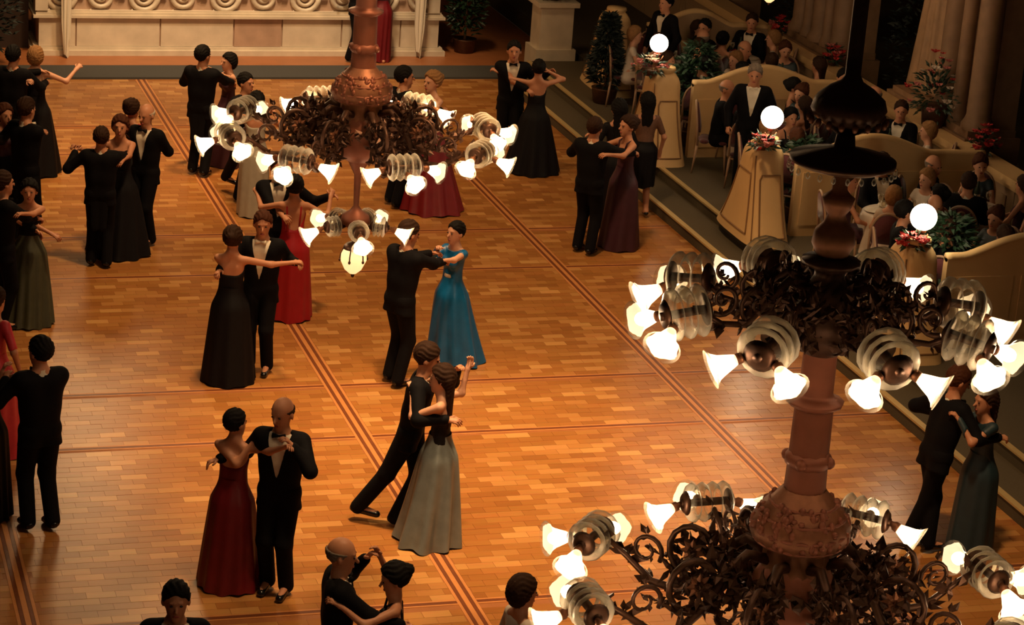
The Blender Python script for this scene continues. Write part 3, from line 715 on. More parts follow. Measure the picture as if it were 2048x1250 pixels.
    for sgn, hp, kn, an, toe in legs:
        q = SDF(vox); q.cap(an+(an-toe)*.2-U*.025*s, toe-U*.002, .042*s if male else .034*s, .036*s if male else .028*s, U, .9, .03); q.cut.append(lambda X, Y, Z: -Z-.0+.0*X)
        if male or seated or of.get('hem', 0) > .1: V, Q = q.mesh(); mesh_obj('shoe', V, Q, M['shoe'], root)
    return root

def couple(mp, wp, ml, wl, mk=None, wk=None, clasp=(.52, 1.40, 0.), mh=1.8, wh=1.66, mz=None, whand='arm', cpx=None, ang=None, z=0.):
    """closed dance hold. clasp: (sideways distance from the middle towards the man's left, height, shift along the man's facing)"""
    Mp, Wp = np.array(mp[:2], float), np.array(wp[:2], float); d = Wp-Mp; dist = np.linalg.norm(d); u = d/dist
    if dist < .42: mid = (Mp+Wp)/2; Mp = mid-u*.21; Wp = mid+u*.21
    if ang is None: ang = math.degrees(math.atan2(u[1], u[0]))
    else: u = np.array([cos(RA(ang)), sin(RA(ang))])
    r = np.array([u[1], -u[0]]); mid = (Mp+Wp)/2
    c = np.array([*(mid-r*clasp[0]+u*clasp[2]), clasp[1]+z]) 
    if cpx is not None:
        d_ = fw+rt*(cpx[0]-1024)/FPX-up*(cpx[1]-625)/FPX; c = np.array([0, 0, CH])+d_*((mid[1]+(cpx[2] if len(cpx) > 2 else 0))/d_[1])
    cm = c-np.array([*(u*.05), 0.03]); cw = c+np.array([*(u*.05), .0])
    mk = dict(mk or {}); wk = dict(wk or {})
    ma, wa = ang+mk.pop('turn', 0), ang+180+wk.pop('turn', 0)
    bk = np.array([*(Wp+u*.07+r*.115), 1.20*wh/1.66+z]); 
    wt = np.array([*(Mp+r*.24+u*.03), 1.36*mh/1.8+z]) if whand == 'arm' else np.array([*(Mp+r*.05-u*.10), 1.56*mh/1.8+z])
    if 'lean' in mk:
        pass
    person(ml, 'm', mh, Mp, ma, (cm, bk), **mk, z0=z)
    person(wl, 'w', wh, Wp, wa, (wt, cw), **wk, z0=z)
#PEOPLE
g = lambda x, y: at(x, y)[:2]
TX = dict(jacket='black', tie='black'); TAIL = dict(jacket='black', tie='shirt', waistcoat=True, tails=True)
couple(g(543, 1182), g(466, 1168), 'balding man in black dinner jacket and bow tie dancing with woman in dark red', 'woman in dark red strapless gown with short black hair dancing, back to the camera',
       dict(hair=('bald', 'hair_brown'), outfit=TX, head=(-15, -12, 0), feet=((-.10, .05), (.08, .0))), dict(hair=('short', 'hair_black'), outfit=dict(gown='darkred', flare=.31, folds=11, fold=.05, top=.36, back=.22), head=(-30, 0, 0), skin='skin'), cpx=(582, 890, -.38), ang=240, wh=1.62)
couple(g(812, 1048), g(866, 1078), 'brown-haired man in black suit striding, dancing with woman in silver-grey gown', 'long-haired woman in silver-grey satin gown with black top',
       dict(hair=('short', 'hair_brown'), outfit=TX, feet=((.08, -.05), (.05, -.42)), lean=(.05, .16), head=(10, -12, 0), hipdrop=.04), dict(hair=('veryl', 'hair_brown'), outfit=dict(gown='silver', bodice='blackgown', flare=.30, folds=8, fold=.13, drape=True, train=(-.08, -.05)), skin='skin_pale', lean=(0, .02)), cpx=(925, 735, .15), ang=-25, wh=1.70, mh=1.86)
couple(g(508, 745), g(462, 758), 'man in tailcoat and white waistcoat facing the camera behind bare-backed woman', 'brown-haired woman in black strapless gown, bare back to the camera, arm stretched right',
       dict(hair=('short', 'hair_auburn'), outfit=TAIL, head=(10, -8, 0)), dict(hair=('bun', 'hair_brown'), outfit=dict(gown='blackgown', flare=.30, folds=10, fold=.04, back=.26, top=.36)), cpx=(592, 522, -.1), ang=248, wh=1.70)
couple(g(790, 768), g(893, 725), 'tall man in black suit seen from behind dancing with woman in teal dress', 'short-haired woman in teal dress with cap sleeves and long flared skirt',
       dict(hair=('short', 'hair_brown'), outfit=TX, lean=(.0, .10), head=(-10, -10, 0)), dict(hair=('short', 'hair_black'), outfit=dict(gown='teal', flare=.34, folds=9, fold=.09, sleeve=.3, sash='white', train=(.12, .05)), skin='skin_pale', lean=(0, -.04)), cpx=(868, 500, .1), ang=28, wh=1.62, mh=1.82)
couple(g(548, 612), g(577, 633), 'man in black suit partly hidden behind woman in crimson backless gown', 'woman in crimson backless gown with dark hair below the left chandelier',
       dict(hair=('short', 'hair_brown'), outfit=TX), dict(hair=('updo', 'hair_black'), outfit=dict(gown='crimson', flare=.27, folds=9, fold=.05, back=.10, top=.38, straps=True)), clasp=(.5, 1.4, 0), ang=262, wh=1.68)
couple(g(1168, 506), g(1236, 494), 'man in black suit, back to the camera, by the steps with woman in maroon', 'woman in maroon gown with bare shoulders embracing man in black by the steps',
       dict(hair=('short', 'hair_brown'), outfit=TX, turn=20, head=(0, -5, 0)), dict(hair=('bun', 'hair_brown'), outfit=dict(gown='maroon', flare=.27, folds=8, fold=.05, straps=True, back=.3), turn=-15), ang=28, clasp=(.36, 1.4, 0), mh=1.78, wh=1.74)
couple(g(1848, 1095), g(1937, 1105), 'man in black leaning towards woman in dark teal gown at the lower right', 'woman in dark teal gown at the lower right, hand on her partner',
       dict(hair=('short', 'hair_auburn'), outfit=dict(jacket='black', tie='black'), lean=(.0, .20), feet=((.09, -.0), (-.09, -.1)), head=(-10, -15, 0)), dict(hair=('long', 'hair_brown'), outfit=dict(gown='darkteal', flare=.24, folds=8, fold=.05, sleeve=.45), lean=(0, .08)), ang=8, clasp=(.3, 1.3, 0), mh=1.82, wh=1.66)
couple(g(1024, 332), g(1050, 338), 'man in black tails holding woman in wide black ball gown before the passage', 'woman in wide black ball gown with bare back, arms spread, before the passage',
       dict(hair=('short', 'hair_black'), outfit=TX), dict(hair=('bun', 'hair_black'), outfit=dict(gown='blackgown', flare=.44, folds=12, fold=.06, back=.24, top=.36)), ang=255, cpx=(1098, 142, -.05), wh=1.60)
couple(g(398, 350), g(452, 330), 'dark-haired man in long black tailcoat embracing woman in maroon near the stage', 'dark-haired woman in maroon dress, arm round man in tailcoat near the stage',
       dict(hair=('short', 'hair_black'), outfit=dict(TAIL, waistcoat=False), turn=20, head=(-20, 0, 0)), dict(hair=('bob', 'hair_black'), outfit=dict(gown='maroon', flare=.26, folds=9, straps=True), turn=-20, skin='skin_pale'), ang=35, clasp=(.34, 1.25, 0), wh=1.58, whand='neck')
couple(g(198, 532), g(236, 505), 'dark-haired man in tailcoat, back to the camera, his left hand raised', 'woman in long black gown behind the man with the raised left hand',
       dict(hair=('short', 'hair_brown'), outfit=dict(TAIL, waistcoat=False, tie='shirt')), dict(hair=('bob', 'hair_auburn'), outfit=dict(gown='blackgown', flare=.40, folds=10)), ang=75, cpx=(152, 296, .05), mh=1.72, wh=1.72)
couple(g(288, 488), g(258, 455), 'white-haired man in black dinner jacket facing the camera left of the chandelier', 'brown-haired woman in dark dress with red sleeves by the white-haired man',
       dict(hair=('bald', 'hair_white'), outfit=dict(TX, waistcoat=False), head=(0, -10, 0)), dict(hair=('updo', 'hair_brown'), outfit=dict(gown='blackgown', bodice='crimson', flare=.26, folds=9, sleeve=2)), clasp=(.25, 1.25, 0), ang=225, wh=1.66, mh=1.78)
couple(g(790, 412), g(850, 412), 'dark-haired man in black behind the left chandelier dancing with blonde woman', 'blonde woman in flared crimson skirt behind the left chandelier',
       dict(hair=('short', 'hair_black'), outfit=TX, lean=(0, .05), head=(-25, 0, 0)), dict(hair=('bun', 'hair_blonde'), outfit=dict(gown='darkred', bodice='blackgown', flare=.40, folds=11, train=(.05, -.15)), skin='skin_pale'), ang=25, clasp=(.5, 1.1, -.1), mh=1.9, wh=1.84)
couple(g(482, 400), g(505, 430), 'man in black striding behind the left lamps of the left chandelier', 'woman in pale grey gown behind the left lamps of the left chandelier',
       dict(hair=('short', 'hair_black'), outfit=TX, feet=((.1, .05), (-.22, -.45)), turn=40), dict(hair=('bun', 'hair_black'), outfit=dict(gown='palegrey', flare=.22, folds=9, fold=.05)), clasp=(.3, 1.3, 0), mh=1.72, wh=1.64)
couple(g(78, 1058), g(-28, 1030), 'man in black suit seen from behind at the left edge, arm out left', 'woman in black dress at the left edge, partner of the man seen from behind',
       dict(hair=('short', 'hair_black'), outfit=TX, head=(20, 0, 0)), dict(hair=('bun', 'hair_brown'), outfit=dict(gown='blackgown', flare=.25)), ang=105, cpx=(8, 748, .05), mh=1.84)
person('woman in coral red chiffon dress cut by the left edge of the frame', 'w', 1.68, g(-12, 905), 40, hair=('long', 'hair_brown'), outfit=dict(gown='pinkred', flare=.30, folds=9, sleeve=.9))
couple(g(8, 655), g(52, 640), 'man in black at the left edge above the woman in coral red', 'woman in olive skirt reaching out her hand at the left edge',
       dict(hair=('short', 'hair_brown'), outfit=TX, turn=-20), dict(hair=('bun', 'hair_black'), outfit=dict(gown='olive', bodice='blackgown', flare=.32, train=(-.02, -.1)), turn=40), clasp=(-.35, 1.0, .25), wh=1.62)
couple(g(50, 492), g(8, 470), 'broad man in tailcoat with white collar, back to the camera, upper left edge', 'auburn-haired woman in dark dress left of the broad man in the tailcoat',
       dict(hair=('short', 'hair_brown'), outfit=dict(TAIL, waistcoat=False), turn=-75), dict(hair=('bob', 'hair_auburn'), outfit=dict(gown='blackgown', bodice='maroon', flare=.4, sleeve=.9)), clasp=(.3, 1.35, 0), mh=1.86)
couple(g(28, 355), g(66, 345), 'grey-haired man in black at the far left before the dark corner', 'light-haired woman in black stretching her bare arm right at the far left',
       dict(hair=('short', 'hair_black'), outfit=TX, turn=20), dict(hair=('bob', 'hair_blonde'), outfit=dict(gown='blackgown', flare=.36, folds=9), skin='skin_pale', turn=-150), clasp=(-.3, 1.4, .62), wh=1.72)
couple(g(660, 1505), g(770, 1512), 'bald man in black jacket at the bottom edge raising his left hand', 'dark-haired woman in black halter dress at the bottom edge facing the bald man',
       dict(hair=('bald', 'hair_grey'), outfit=TX, head=(-10, -8, 0), turn=10), dict(hair=('bun', 'hair_black'), outfit=dict(gown='blackgown', flare=.28, straps=True, back=.2), turn=0, head=(10, -15, 0)), clasp=(.30, 1.52, .02), mh=1.78, wh=1.6)
person('dark-haired man in black jacket facing the camera at the bottom edge', 'm', 1.78, g(340, 1612), 262, hair=('short', 'hair_black'), outfit=TX, head=(0, -5, 0), hands=(None, None))
person('brown-haired woman with white collar at the bottom edge by the near chandelier', 'w', 1.66, g(1015, 1555), 10, hair=('bob', 'hair_brown'), outfit=dict(gown='brownlace', bodice='white', sleeve=.9, flare=.3), head=(0, -5, 0))
person('woman with long black hair, brown top and short dark skirt by the steps', 'w', 1.70, g(1275, 432), 80, hair=('long', 'hair_black'), outfit=dict(gown='blackgown', bodice='brownlace', flare=.19, hem=.46, fold=.03, sleeve=.8), skin='skin')
person('dark-haired woman in black standing at the edge of the steps behind the couple', 'w', 1.72, g(1218, 452), 90, hair=('veryl', 'hair_black'), outfit=dict(gown='blackgown', flare=.22, sleeve=2))
couple(g(712, 124), g(756, 122), 'man in black with arms spread standing before the stage front', 'woman in dark red skirt beside him before the stage front',
       dict(hair=('short', 'hair_black'), outfit=TX, turn=-60), dict(hair=('updo', 'hair_brown'), outfit=dict(gown='darkred', bodice='maroon', flare=.2, sleeve=2), turn=60), clasp=(.3, 1.2, -.3), mh=1.8)
person('man in black jacket with pale trousers standing in the far box by the conifer', 'm', 1.78, (13.2, 34.2), 200, hair=('short', 'hair_black'), outfit=dict(jacket='black'), z0=.3)
person('grey-haired man in tailcoat and white shirt standing in the middle box facing the hall', 'm', 1.78, (12.82, 29.72), 245, hair=('short', 'hair_grey'), outfit=TAIL, z0=.3, head=(0, -10, 0))
#GUESTS
G = []
def guest(sex, h, hair, outfit, skin='skin', hands=(None, None), head=(0, 0, 0), lean=(0, .0)):
    r_ = person('x', sex, h, (0, 0), 90, hands, lean=lean, head=head, hair=hair, outfit=outfit, seated=True, vox=.02, skin=skin, detail=True, facevis=True)
    return r_
G = [guest('m', 1.78, ('short', 'hair_brown'), TX, head=(15, -5, 0)), guest('w', 1.66, ('bun', 'hair_black'), dict(gown='blackgown', straps=True)), guest('m', 1.76, ('bald', 'hair_grey'), TX, head=(-20, -5, 0), lean=(0, .12)),
     guest('w', 1.66, ('long', 'hair_brown'), dict(gown='maroon'), head=(-25, 0, 0)), guest('w', 1.64, ('bob', 'hair_blonde'), dict(gown='white', sleeve=.4), skin='skin_pale', lean=(0, .1)), guest('m', 1.8, ('short', 'hair_black'), dict(TX, waistcoat=True), head=(25, 0, 0)),
     guest('w', 1.68, ('updo', 'hair_auburn'), dict(gown='darkteal', sleeve=.4), skin='skin_pale', head=(20, -8, 0))]
GD = ['brown-haired man in black dinner jacket', 'black-haired woman in black dress with straps', 'balding grey-haired man in black dinner jacket', 'long-haired woman in maroon strapless dress', 'blonde woman in white dress', 'black-haired man in black suit and pale waistcoat', 'auburn-haired woman in dark teal dress']
# chair
def chair0():
    r_ = empty('dining_chair', (0, 0, 0)); tag(r_, 'x', 'chair')
    q = SDF(.02); q.cap((-.15, -.12, .45), (.15, -.12, .45), .07, .07, V3(0, 0, 1), .45, .05); q.cap((-.15, .14, .45), (.15, .14, .45), .07, .07, V3(0, 0, 1), .45, .05); q.cap((0, -.12, .45), (0, .14, .45), .1, .1, V3(0, 0, 1), .35, .05)
    V, Q = q.mesh(); mesh_obj('seat', V, Q, M['chair_red'], r_)
    n = 24; P = [(.205*cos(pi*k/n), -.23-.05*sin(pi*k/n), .62+.36*sin(pi*k/n)**.75) for k in range(n+1)]
    MB().tube([(.2, -.21, .40)]+P+[(-.2, -.21, .40)], .017, 8).build('back_frame', M['chair_frame'], r_)
    V = [(0, -.235, .75)]; V2 = [(0, -.20, .75)]
    for p_ in P: V.append((p_[0]*.93, p_[1]-.012, .62+(p_[2]-.62)*.94)); V2.append((p_[0]*.93, p_[1]+.03, .62+(p_[2]-.62)*.94))
    V.append((-.18, -.22, .58)); V.append((.18, -.22, .58)); V2.append((-.18, -.18, .58)); V2.append((.18, -.18, .58)); m = len(V); b = MB()
    Fc = [(0, i+1, i) if False else (0, i, i+1) for i in range(1, m-1)]+[(0, m-1, 1)]
    b.add(V+V2, Fc+[tuple(m+i for i in f[::-1]) for f in Fc]+[(i, i+m, i+1+m, i+1) for i in range(1, m-1)]+[(m-1, 2*m-1, m+1, 1)]); b.build('backrest', M['chair_red'], r_)
    for x, y in ((-.18, .17), (.18, .17), (-.19, -.21), (.19, -.21)): MB().tube([(x, y, .44), (x*1.05, y*1.1, .2), (x*1.12, y*1.22, 0)], [.02, .016, .012], 8).build('leg', M['chair_frame'], r_)
    for y0, y1, x in ((.17, .17, 0), (-.21, -.21, 0)): MB().tube([(-.18, y0, .41), (.18, y1, .41)], .014, 6).build('rail', M['chair_frame'], r_)
    return r_
ch0 = chair0()
def wineglass():
    r_ = MB().lathe([(.034, 0), (.03, .004), (.005, .01), (.004, .08), (.012, .09), (.032, .12), (.036, .15), (.03, .18), (.027, .18), (.033, .15), (.028, .12), (.0, .095)], 14).build('wine_glass', M['rimglass']); return r_
wg0 = wineglass()
pl0 = MB().lathe([(0, 0), (.08, 0), (.085, .006), (.125, .018), (.124, .022), (.08, .010), (0, .008)], 24).build('plate', M['shirt'])
bt0 = empty('wine_bottle', (0, 0, 0)); MB().lathe([(0, 0), (.036, 0), (.038, .01), (.038, .18), (.03, .21), (.014, .24), (.014, .30), (0, .30)], 14).build('glass_body', M['leafgreen'], bt0); MB().lathe([(.0385, .06), (.0385, .14)], 14).build('paper_label', M['shirt'], bt0)
KM = kmap()
first = dict(chair=True, wg=True, pl=True, bt=True, g=[True]*len(G))
def place(kind, src, loc, rz):
    global first
    key = kind
    if kind == 'g':
        i = G.index(src)
        if first['g'][i]: first['g'][i] = False; src.location = loc; src.rotation_euler = (0, 0, rz); return src
    elif first[kind]: first[kind] = False; src.location = loc; src.rotation_euler = (0, 0, rz); return src
    return dup(src, KM, loc, rz)
tnum = 0
TB = []
for bi, (y0, nm) in enumerate(((23.5, 'nearest box'), (27.75, 'middle box'), (31.5, 'far box'))):
    L_ = 4.0 if bi != 1 else 3.75
    TB += [(13.30, y0+1.05, 'hall-side camera-end table, '+nm, 5), (14.48, y0+1.25, 'parapet-side camera-end table, '+nm, 4), (13.35, y0+2.75, 'hall-side far-end table, '+nm, 5), (14.50, y0+2.95, 'parapet-side far-end table, '+nm, 4)]
TB += [(14.3, 22.2, 'table at the right frame edge', 3)]
FORCE = {(2, 0): 4}
SEATN = ['seat nearest the camera', 'camera-side right seat', 'right-hand seat', 'far seat', 'far left seat', 'left-hand seat']
k = 0
for ti, (tx, ty, tn, ns) in enumerate(TB):
    if ns == 0: continue
    R_ = .38; z = .30
    tr = tag(empty('round_table', (tx, ty, z)), 'round table under white cloth, '+tn, 'table', 'round tables in the boxes')
    MB().lathe([(0, .72), (R_, .72), (R_, .74), (0, .74)], 32).build('tabletop', M['stone'], tr); MB().lathe([(.25, 0), (.24, .03), (.05, .06), (.04, .72)], 16).build('pedestal', M['stone'], tr)
    n = 64; V = [(tx, ty, z+.746)]; rr = [(R_*.5, 0), (R_*.98, 0), (R_+.015, -.015)]+[(R_+.02+.05*j/6, -.015-.45*j/6) for j in range(1, 7)]
    for j, (r0, dz) in enumerate(rr):
        for q in range(n):
            a = 2*pi*q/n; f = 1+(.09*max(0, j-2)/6*sin(9*a+ti)+.03*max(0, j-2)/6*sin(17*a) if j > 2 else 0); V.append((tx+r0*f*cos(a), ty+r0*f*sin(a), z+.746+dz))
    Fc = [(0, 1+q, 1+(q+1) % n) for q in range(n)]+[(1+j*n+q, 1+(j+1)*n+q, 1+(j+1)*n+(q+1) % n, 1+j*n+(q+1) % n) for j in range(len(rr)-1) for q in range(n)]
    tag(mesh_obj('tablecloth', V, Fc, M['white']), 'white cloth draped over '+tn, 'tablecloth', 'white tablecloths in the boxes')
    bouquet('table_flowers', tx-.03, ty-.02, z+.747, .07, .09, ['flower_red', 'white'], 'small red and white flowers in the middle of '+tn, 16, 9, 40+ti, group='table flowers')
    o = place('bt', bt0, (tx+.10, ty+.07, z+.747), 0); tag(o, 'dark wine bottle with pale paper label on '+tn, 'bottle', 'wine bottles on the box tables')
    for si in range(ns):
        a = -2.2+si*2*pi/ns+.12*sin(si*3+ti); wh = {5: ['left camera-side seat', 'right camera-side seat', 'right-hand seat', 'far seat', 'left-hand seat'], 4: ['camera-side seat', 'right-hand seat', 'far seat', 'left-hand seat'], 3: ['camera-side seat', 'right-hand seat', 'far seat']}[ns][si]
        cx, cy = tx+.66*cos(a), ty+.66*sin(a); rz = a+pi/2
        o = place('chair', ch0, (cx, cy, z), rz); tag(o, 'red velvet chair with pale arched frame, '+wh+', '+tn, 'chair', 'red chairs in the boxes')
        if ti < 12 and not (ti in (1, 6) and si == 3):
            gi = FORCE.get((ti, si), (k*3+ti) % len(G)); k += 1
            o = place('g', G[gi], (cx-.04*cos(a), cy-.04*sin(a), z), rz); tag(o, GD[gi]+', '+wh+', '+tn, 'person', 'seated guests in the boxes')
        px, py = tx+.25*cos(a), ty+.25*sin(a)
        o = place('pl', pl0, (px, py, z+.747), 0); tag(o, 'white plate before the '+wh+', '+tn, 'plate', 'plates on the box tables')
        o = place('wg', wg0, (tx+.22*cos(a+.62), ty+.22*sin(a+.62), z+.747), 0); tag(o, 'clear wine glass by the '+wh+', '+tn, 'glass', 'wine glasses on the box tables')
# two empty chairs at the right edge
for x, y, rz, lb in ((13.3, 21.9, .3, 'empty red velvet chair at the right edge near the big chandelier'), (13.9, 23.0, 2.6, 'empty red velvet chair with its back to the nearest partition')):
    o = place('chair', ch0, (x, y, .3), rz); tag(o, lb, 'chair', 'red chairs in the boxes')

# ------------------------------------------------------------------ statue on the parapet
st = tag(empty('statue', (16.22, 31.15, .3)), 'robed stone statue on a pedestal between the stone piers', 'statue')
MB().box(-.48, .42, -.5, .5, 0, .95).box(-.42, .38, -.44, .44, .95, 1.02).build('pedestal', M['statue'], st, False)
S = 2.0; q = SDF(.035)
q.cap((0, 0, 1.2), (0, .0, 2.9), .42, .26, V3(1, 0, 0), .7, .1); q.cap((-.05, .12, 2.9), (0, .1, 3.6), .28, .34, V3(1, 0, 0), .7, .15); q.cap((0, -.3, 3.7), (0, .35, 3.7), .13, .13, k=.1)
q.cap((0, 0, 3.8), (0, 0, 4.0), .11, .1, k=.05); q.ell((-.02, 0, 4.15), (.16, .15, .2), None, .04)
q.cap((0, -.38, 3.65), (-.1, -.45, 3.1), .1, .085, k=.05); q.cap((-.1, -.45, 3.1), (-.3, -.15, 3.0), .085, .06, k=.05); q.cap((0, .4, 3.65), (-.15, .5, 3.1), .1, .085, k=.05); q.cap((-.15, .5, 3.1), (-.3, .25, 3.3), .085, .06, k=.05)
for i in range(9):
    a = -1.3+i*.33+.1*sin(i*5); yy = .40*sin(a); xx = -.30*cos(a)*.95
    q.cap((xx, yy*1.1, 1.1), (xx*.6+.03*sin(i*2), yy*.55, 3.0+.2*sin(i*3)), .075, .03, k=.04)
V, Q = q.mesh(); mesh_obj('figure', V, Q, M['statue'], st)

# ------------------------------------------------------------------ chandelier
def tulip(mx, parent, nm='lamp_shade'):
    # mx places a shade whose axis is +z (opening at the far end)
    n = 20; b = MB(); prof = [(.022, .0), (.030, .02), (.040, .05), (.050, .08), (.064, .105), (.078, .118)]
    V = []
    for j, (r, z) in enumerate(prof):
        for k_ in range(n):
            a = 2*pi*k_/n; rr = r*(1+(.08*sin(5*a) if j > 3 else 0)*(j-3)/2); V.append(mx @ Vector((rr*cos(a), rr*sin(a), z)))
    Fc = [(j*n+k_, j*n+(k_+1) % n, (j+1)*n+(k_+1) % n, (j+1)*n+k_) for j in range(len(prof)-1) for k_ in range(n)]
    b.add(V, Fc)
    o = b.build(nm, M['glow'], parent)
    MB().ell((0, 0, .078), (.034, .034, .042), 12, 8, mx).build('bulb', M['bulb'], parent)
    r_ = MB().lathe([(.078, .116), (.088, .124), (.092, .128)], 20, mx).build('shade_rim', M['rimglass'], parent)
    MB().lathe([(.0, -.05), (.014, -.05), (.016, -.03), (.026, -.02), (.026, .004), (.018, .01)], 12, mx).build('socket', M['brass'], parent)
    return o
def barrel(mx, length, R_, parent, ribs):
    prof = []
    for i in range(ribs):
        z0_ = -length/2+length*i/ribs; w_ = length/ribs
        prof += [(R_*.62, z0_), (R_*.9, z0_+w_*.15), (R_, z0_+w_*.4), (R_*.9, z0_+w_*.7), (R_*.62, z0_+w_*.98)]
    MB().lathe(prof, 26, mx, flute=.02).build('glass_barrel', M['glass'], parent)
    MB().tube([mx @ Vector((0, 0, -length/2-.03)), mx @ Vector((0, 0, length/2+.03))], .022, 8).build('barrel_rod', M['brass_dark'], parent)
    for e in (-1, 1): MB().lathe([(0, e*length/2), (R_*.62, e*length/2), (R_*.45, e*(length/2+.018)), (0, e*(length/2+.02))], 18, mx).build('end_cap', M['brass_dark'], parent)
def zto(d, p):
    d = Vector(d).normalized(); return Matrix.Translation(p) @ Vector((0, 0, 1)).rotation_difference(d).to_matrix().to_4x4()
def scroll2(c, r, a0, turns, n=22, y=0, shrink=.8):
    return [(c[0]+r*(1-shrink*i/(n-1))*cos(a0+2*pi*turns*i/(n-1)), y, c[1]+r*(1-shrink*i/(n-1))*sin(a0+2*pi*turns*i/(n-1))) for i in range(n)]
def leaves_along(b, P, n, L, W, rn):
    for i in range(n):
        p_ = np.array(P[rn.randrange(len(P))], float); d = np.array([rn.gauss(0, 1), rn.gauss(0, .8), rn.gauss(.1, 1)]); b.leaf(p_+d*.006, d, (rn.gauss(0, 1), rn.gauss(0, 1), rn.gauss(0, 1)), L*rn.uniform(.6, 1.3), W*rn.uniform(.6, 1.3))
def arm_low(parent, ang):
    rn = random.Random(3); A_ = empty('arm', (0, 0, 0), ang, parent)
    main = [(.14, 0, .16), (.26, 0, .20), (.38, 0, .10), (.46, 0, -.06), (.58, 0, -.17), (.74, 0, -.16), (.88, 0, -.06), (.98, 0, .0)]
    c1 = scroll2((.52, .07), .17, -2.2, 1.5); c2 = scroll2((.30, .05), .11, 1.0, -1.4); c3 = scroll2((.78, .0), .09, -2.6, -1.4); c4 = scroll2((.36, -.12), .09, .3, 1.3)
    b = MB(); b.tube(main, [.03, .028, .026, .026, .024, .02, .016, .014], 8)
    for c_, r in ((c1, .019), (c2, .016), (c3, .013), (c4, .013)): b.tube(c_, [r*(1-.5*i/21) for i in range(22)], 6)
    b.build('scrollwork', M['brass_dark'], A_)
    b = MB(); leaves_along(b, main, 26, .09, .026, rn); leaves_along(b, c1, 30, .085, .024, rn); leaves_along(b, c2, 22, .08, .022, rn); leaves_along(b, c4, 16, .08, .022, rn); leaves_along(b, c3, 8, .06, .016, rn)
    for t in range(5):
        for sd in (-1, 1): P = [(.25+.09*t, sd*(.02+.05*q/4), .1*sin(t)+.05*q/4) for q in range(5)]; b.tube(P, [.012, .01, .009, .008, .004], 5); leaves_along(b, P, 7, .085, .024, rn)
    b.build('acanthus_leaves', M['brass_dark'], A_, False, 'stuff')
    b = MB()
    for q in range(8): b.leaf((.52, -.03, .07), (cos(q*pi/4), -.35, sin(q*pi/4)), (0, -1, 0), .07, .022); b.leaf((.52, .03, .07), (cos(q*pi/4), .35, sin(q*pi/4)), (0, 1, 0), .07, .022)
    b.ell((.52, 0, .07), (.03, .04, .03), 8, 6); b.build('rosette', M['brass'], A_, False)
    barrel(zto((0, 1, 0), (1.07, 0, 0)), .24, .105, A_, 4)
    for d, p_ in (((-.15, 1, -.35), (1.07, .19, -.02)), ((.0, -1, -.45), (1.07, -.19, -.02)), ((1, .1, -.3), (1.20, 0, -.04))): tulip(zto(d, p_), A_)
    return A_
def arm_up(parent, ang, z):
    rn = random.Random(8); A_ = empty('upper_arm', (0, 0, z), ang, parent)
    main = [(.10, 0, .12), (.2, 0, .16), (.30, 0, .06), (.40, 0, -.05), (.52, 0, -.04), (.62, 0, .02)]
    c1 = scroll2((.33, .05), .12, -2.2, 1.5); c2 = scroll2((.52, .08), .08, -1.0, -1.3); c3 = scroll2((.22, -.08), .08, 1, 1.2)
    b = MB(); b.tube(main, [.024, .022, .02, .018, .015, .013], 8)
    for c_ in (c1, c2, c3): b.tube(c_, [.014*(1-.5*i/21) for i in range(22)], 6)
    b.build('scrollwork', M['brass_dark'], A_)
    b = MB(); leaves_along(b, main, 18, .075, .022, rn); leaves_along(b, c1, 24, .075, .021, rn); leaves_along(b, c3, 14, .07, .02, rn); leaves_along(b, c2, 10, .055, .015, rn)
    for t in range(3):
        for sd in (-1, 1): P = [(.18+.08*t, sd*(.02+.05*q/4), .07*sin(t)+.05*q/4) for q in range(5)]; b.tube(P, [.01, .009, .008, .007, .004], 5); leaves_along(b, P, 6, .07, .02, rn)
    b.build('acanthus_leaves', M['brass_dark'], A_, False, 'stuff')
    barrel(zto((1, 0, -.15), (.70, 0, .02)), .19, .125, A_, 3)
    for sd in (-1, 1): tulip(zto((.65, sd*.75, -.40), (.80, sd*.10, -.03)), A_)
    return A_
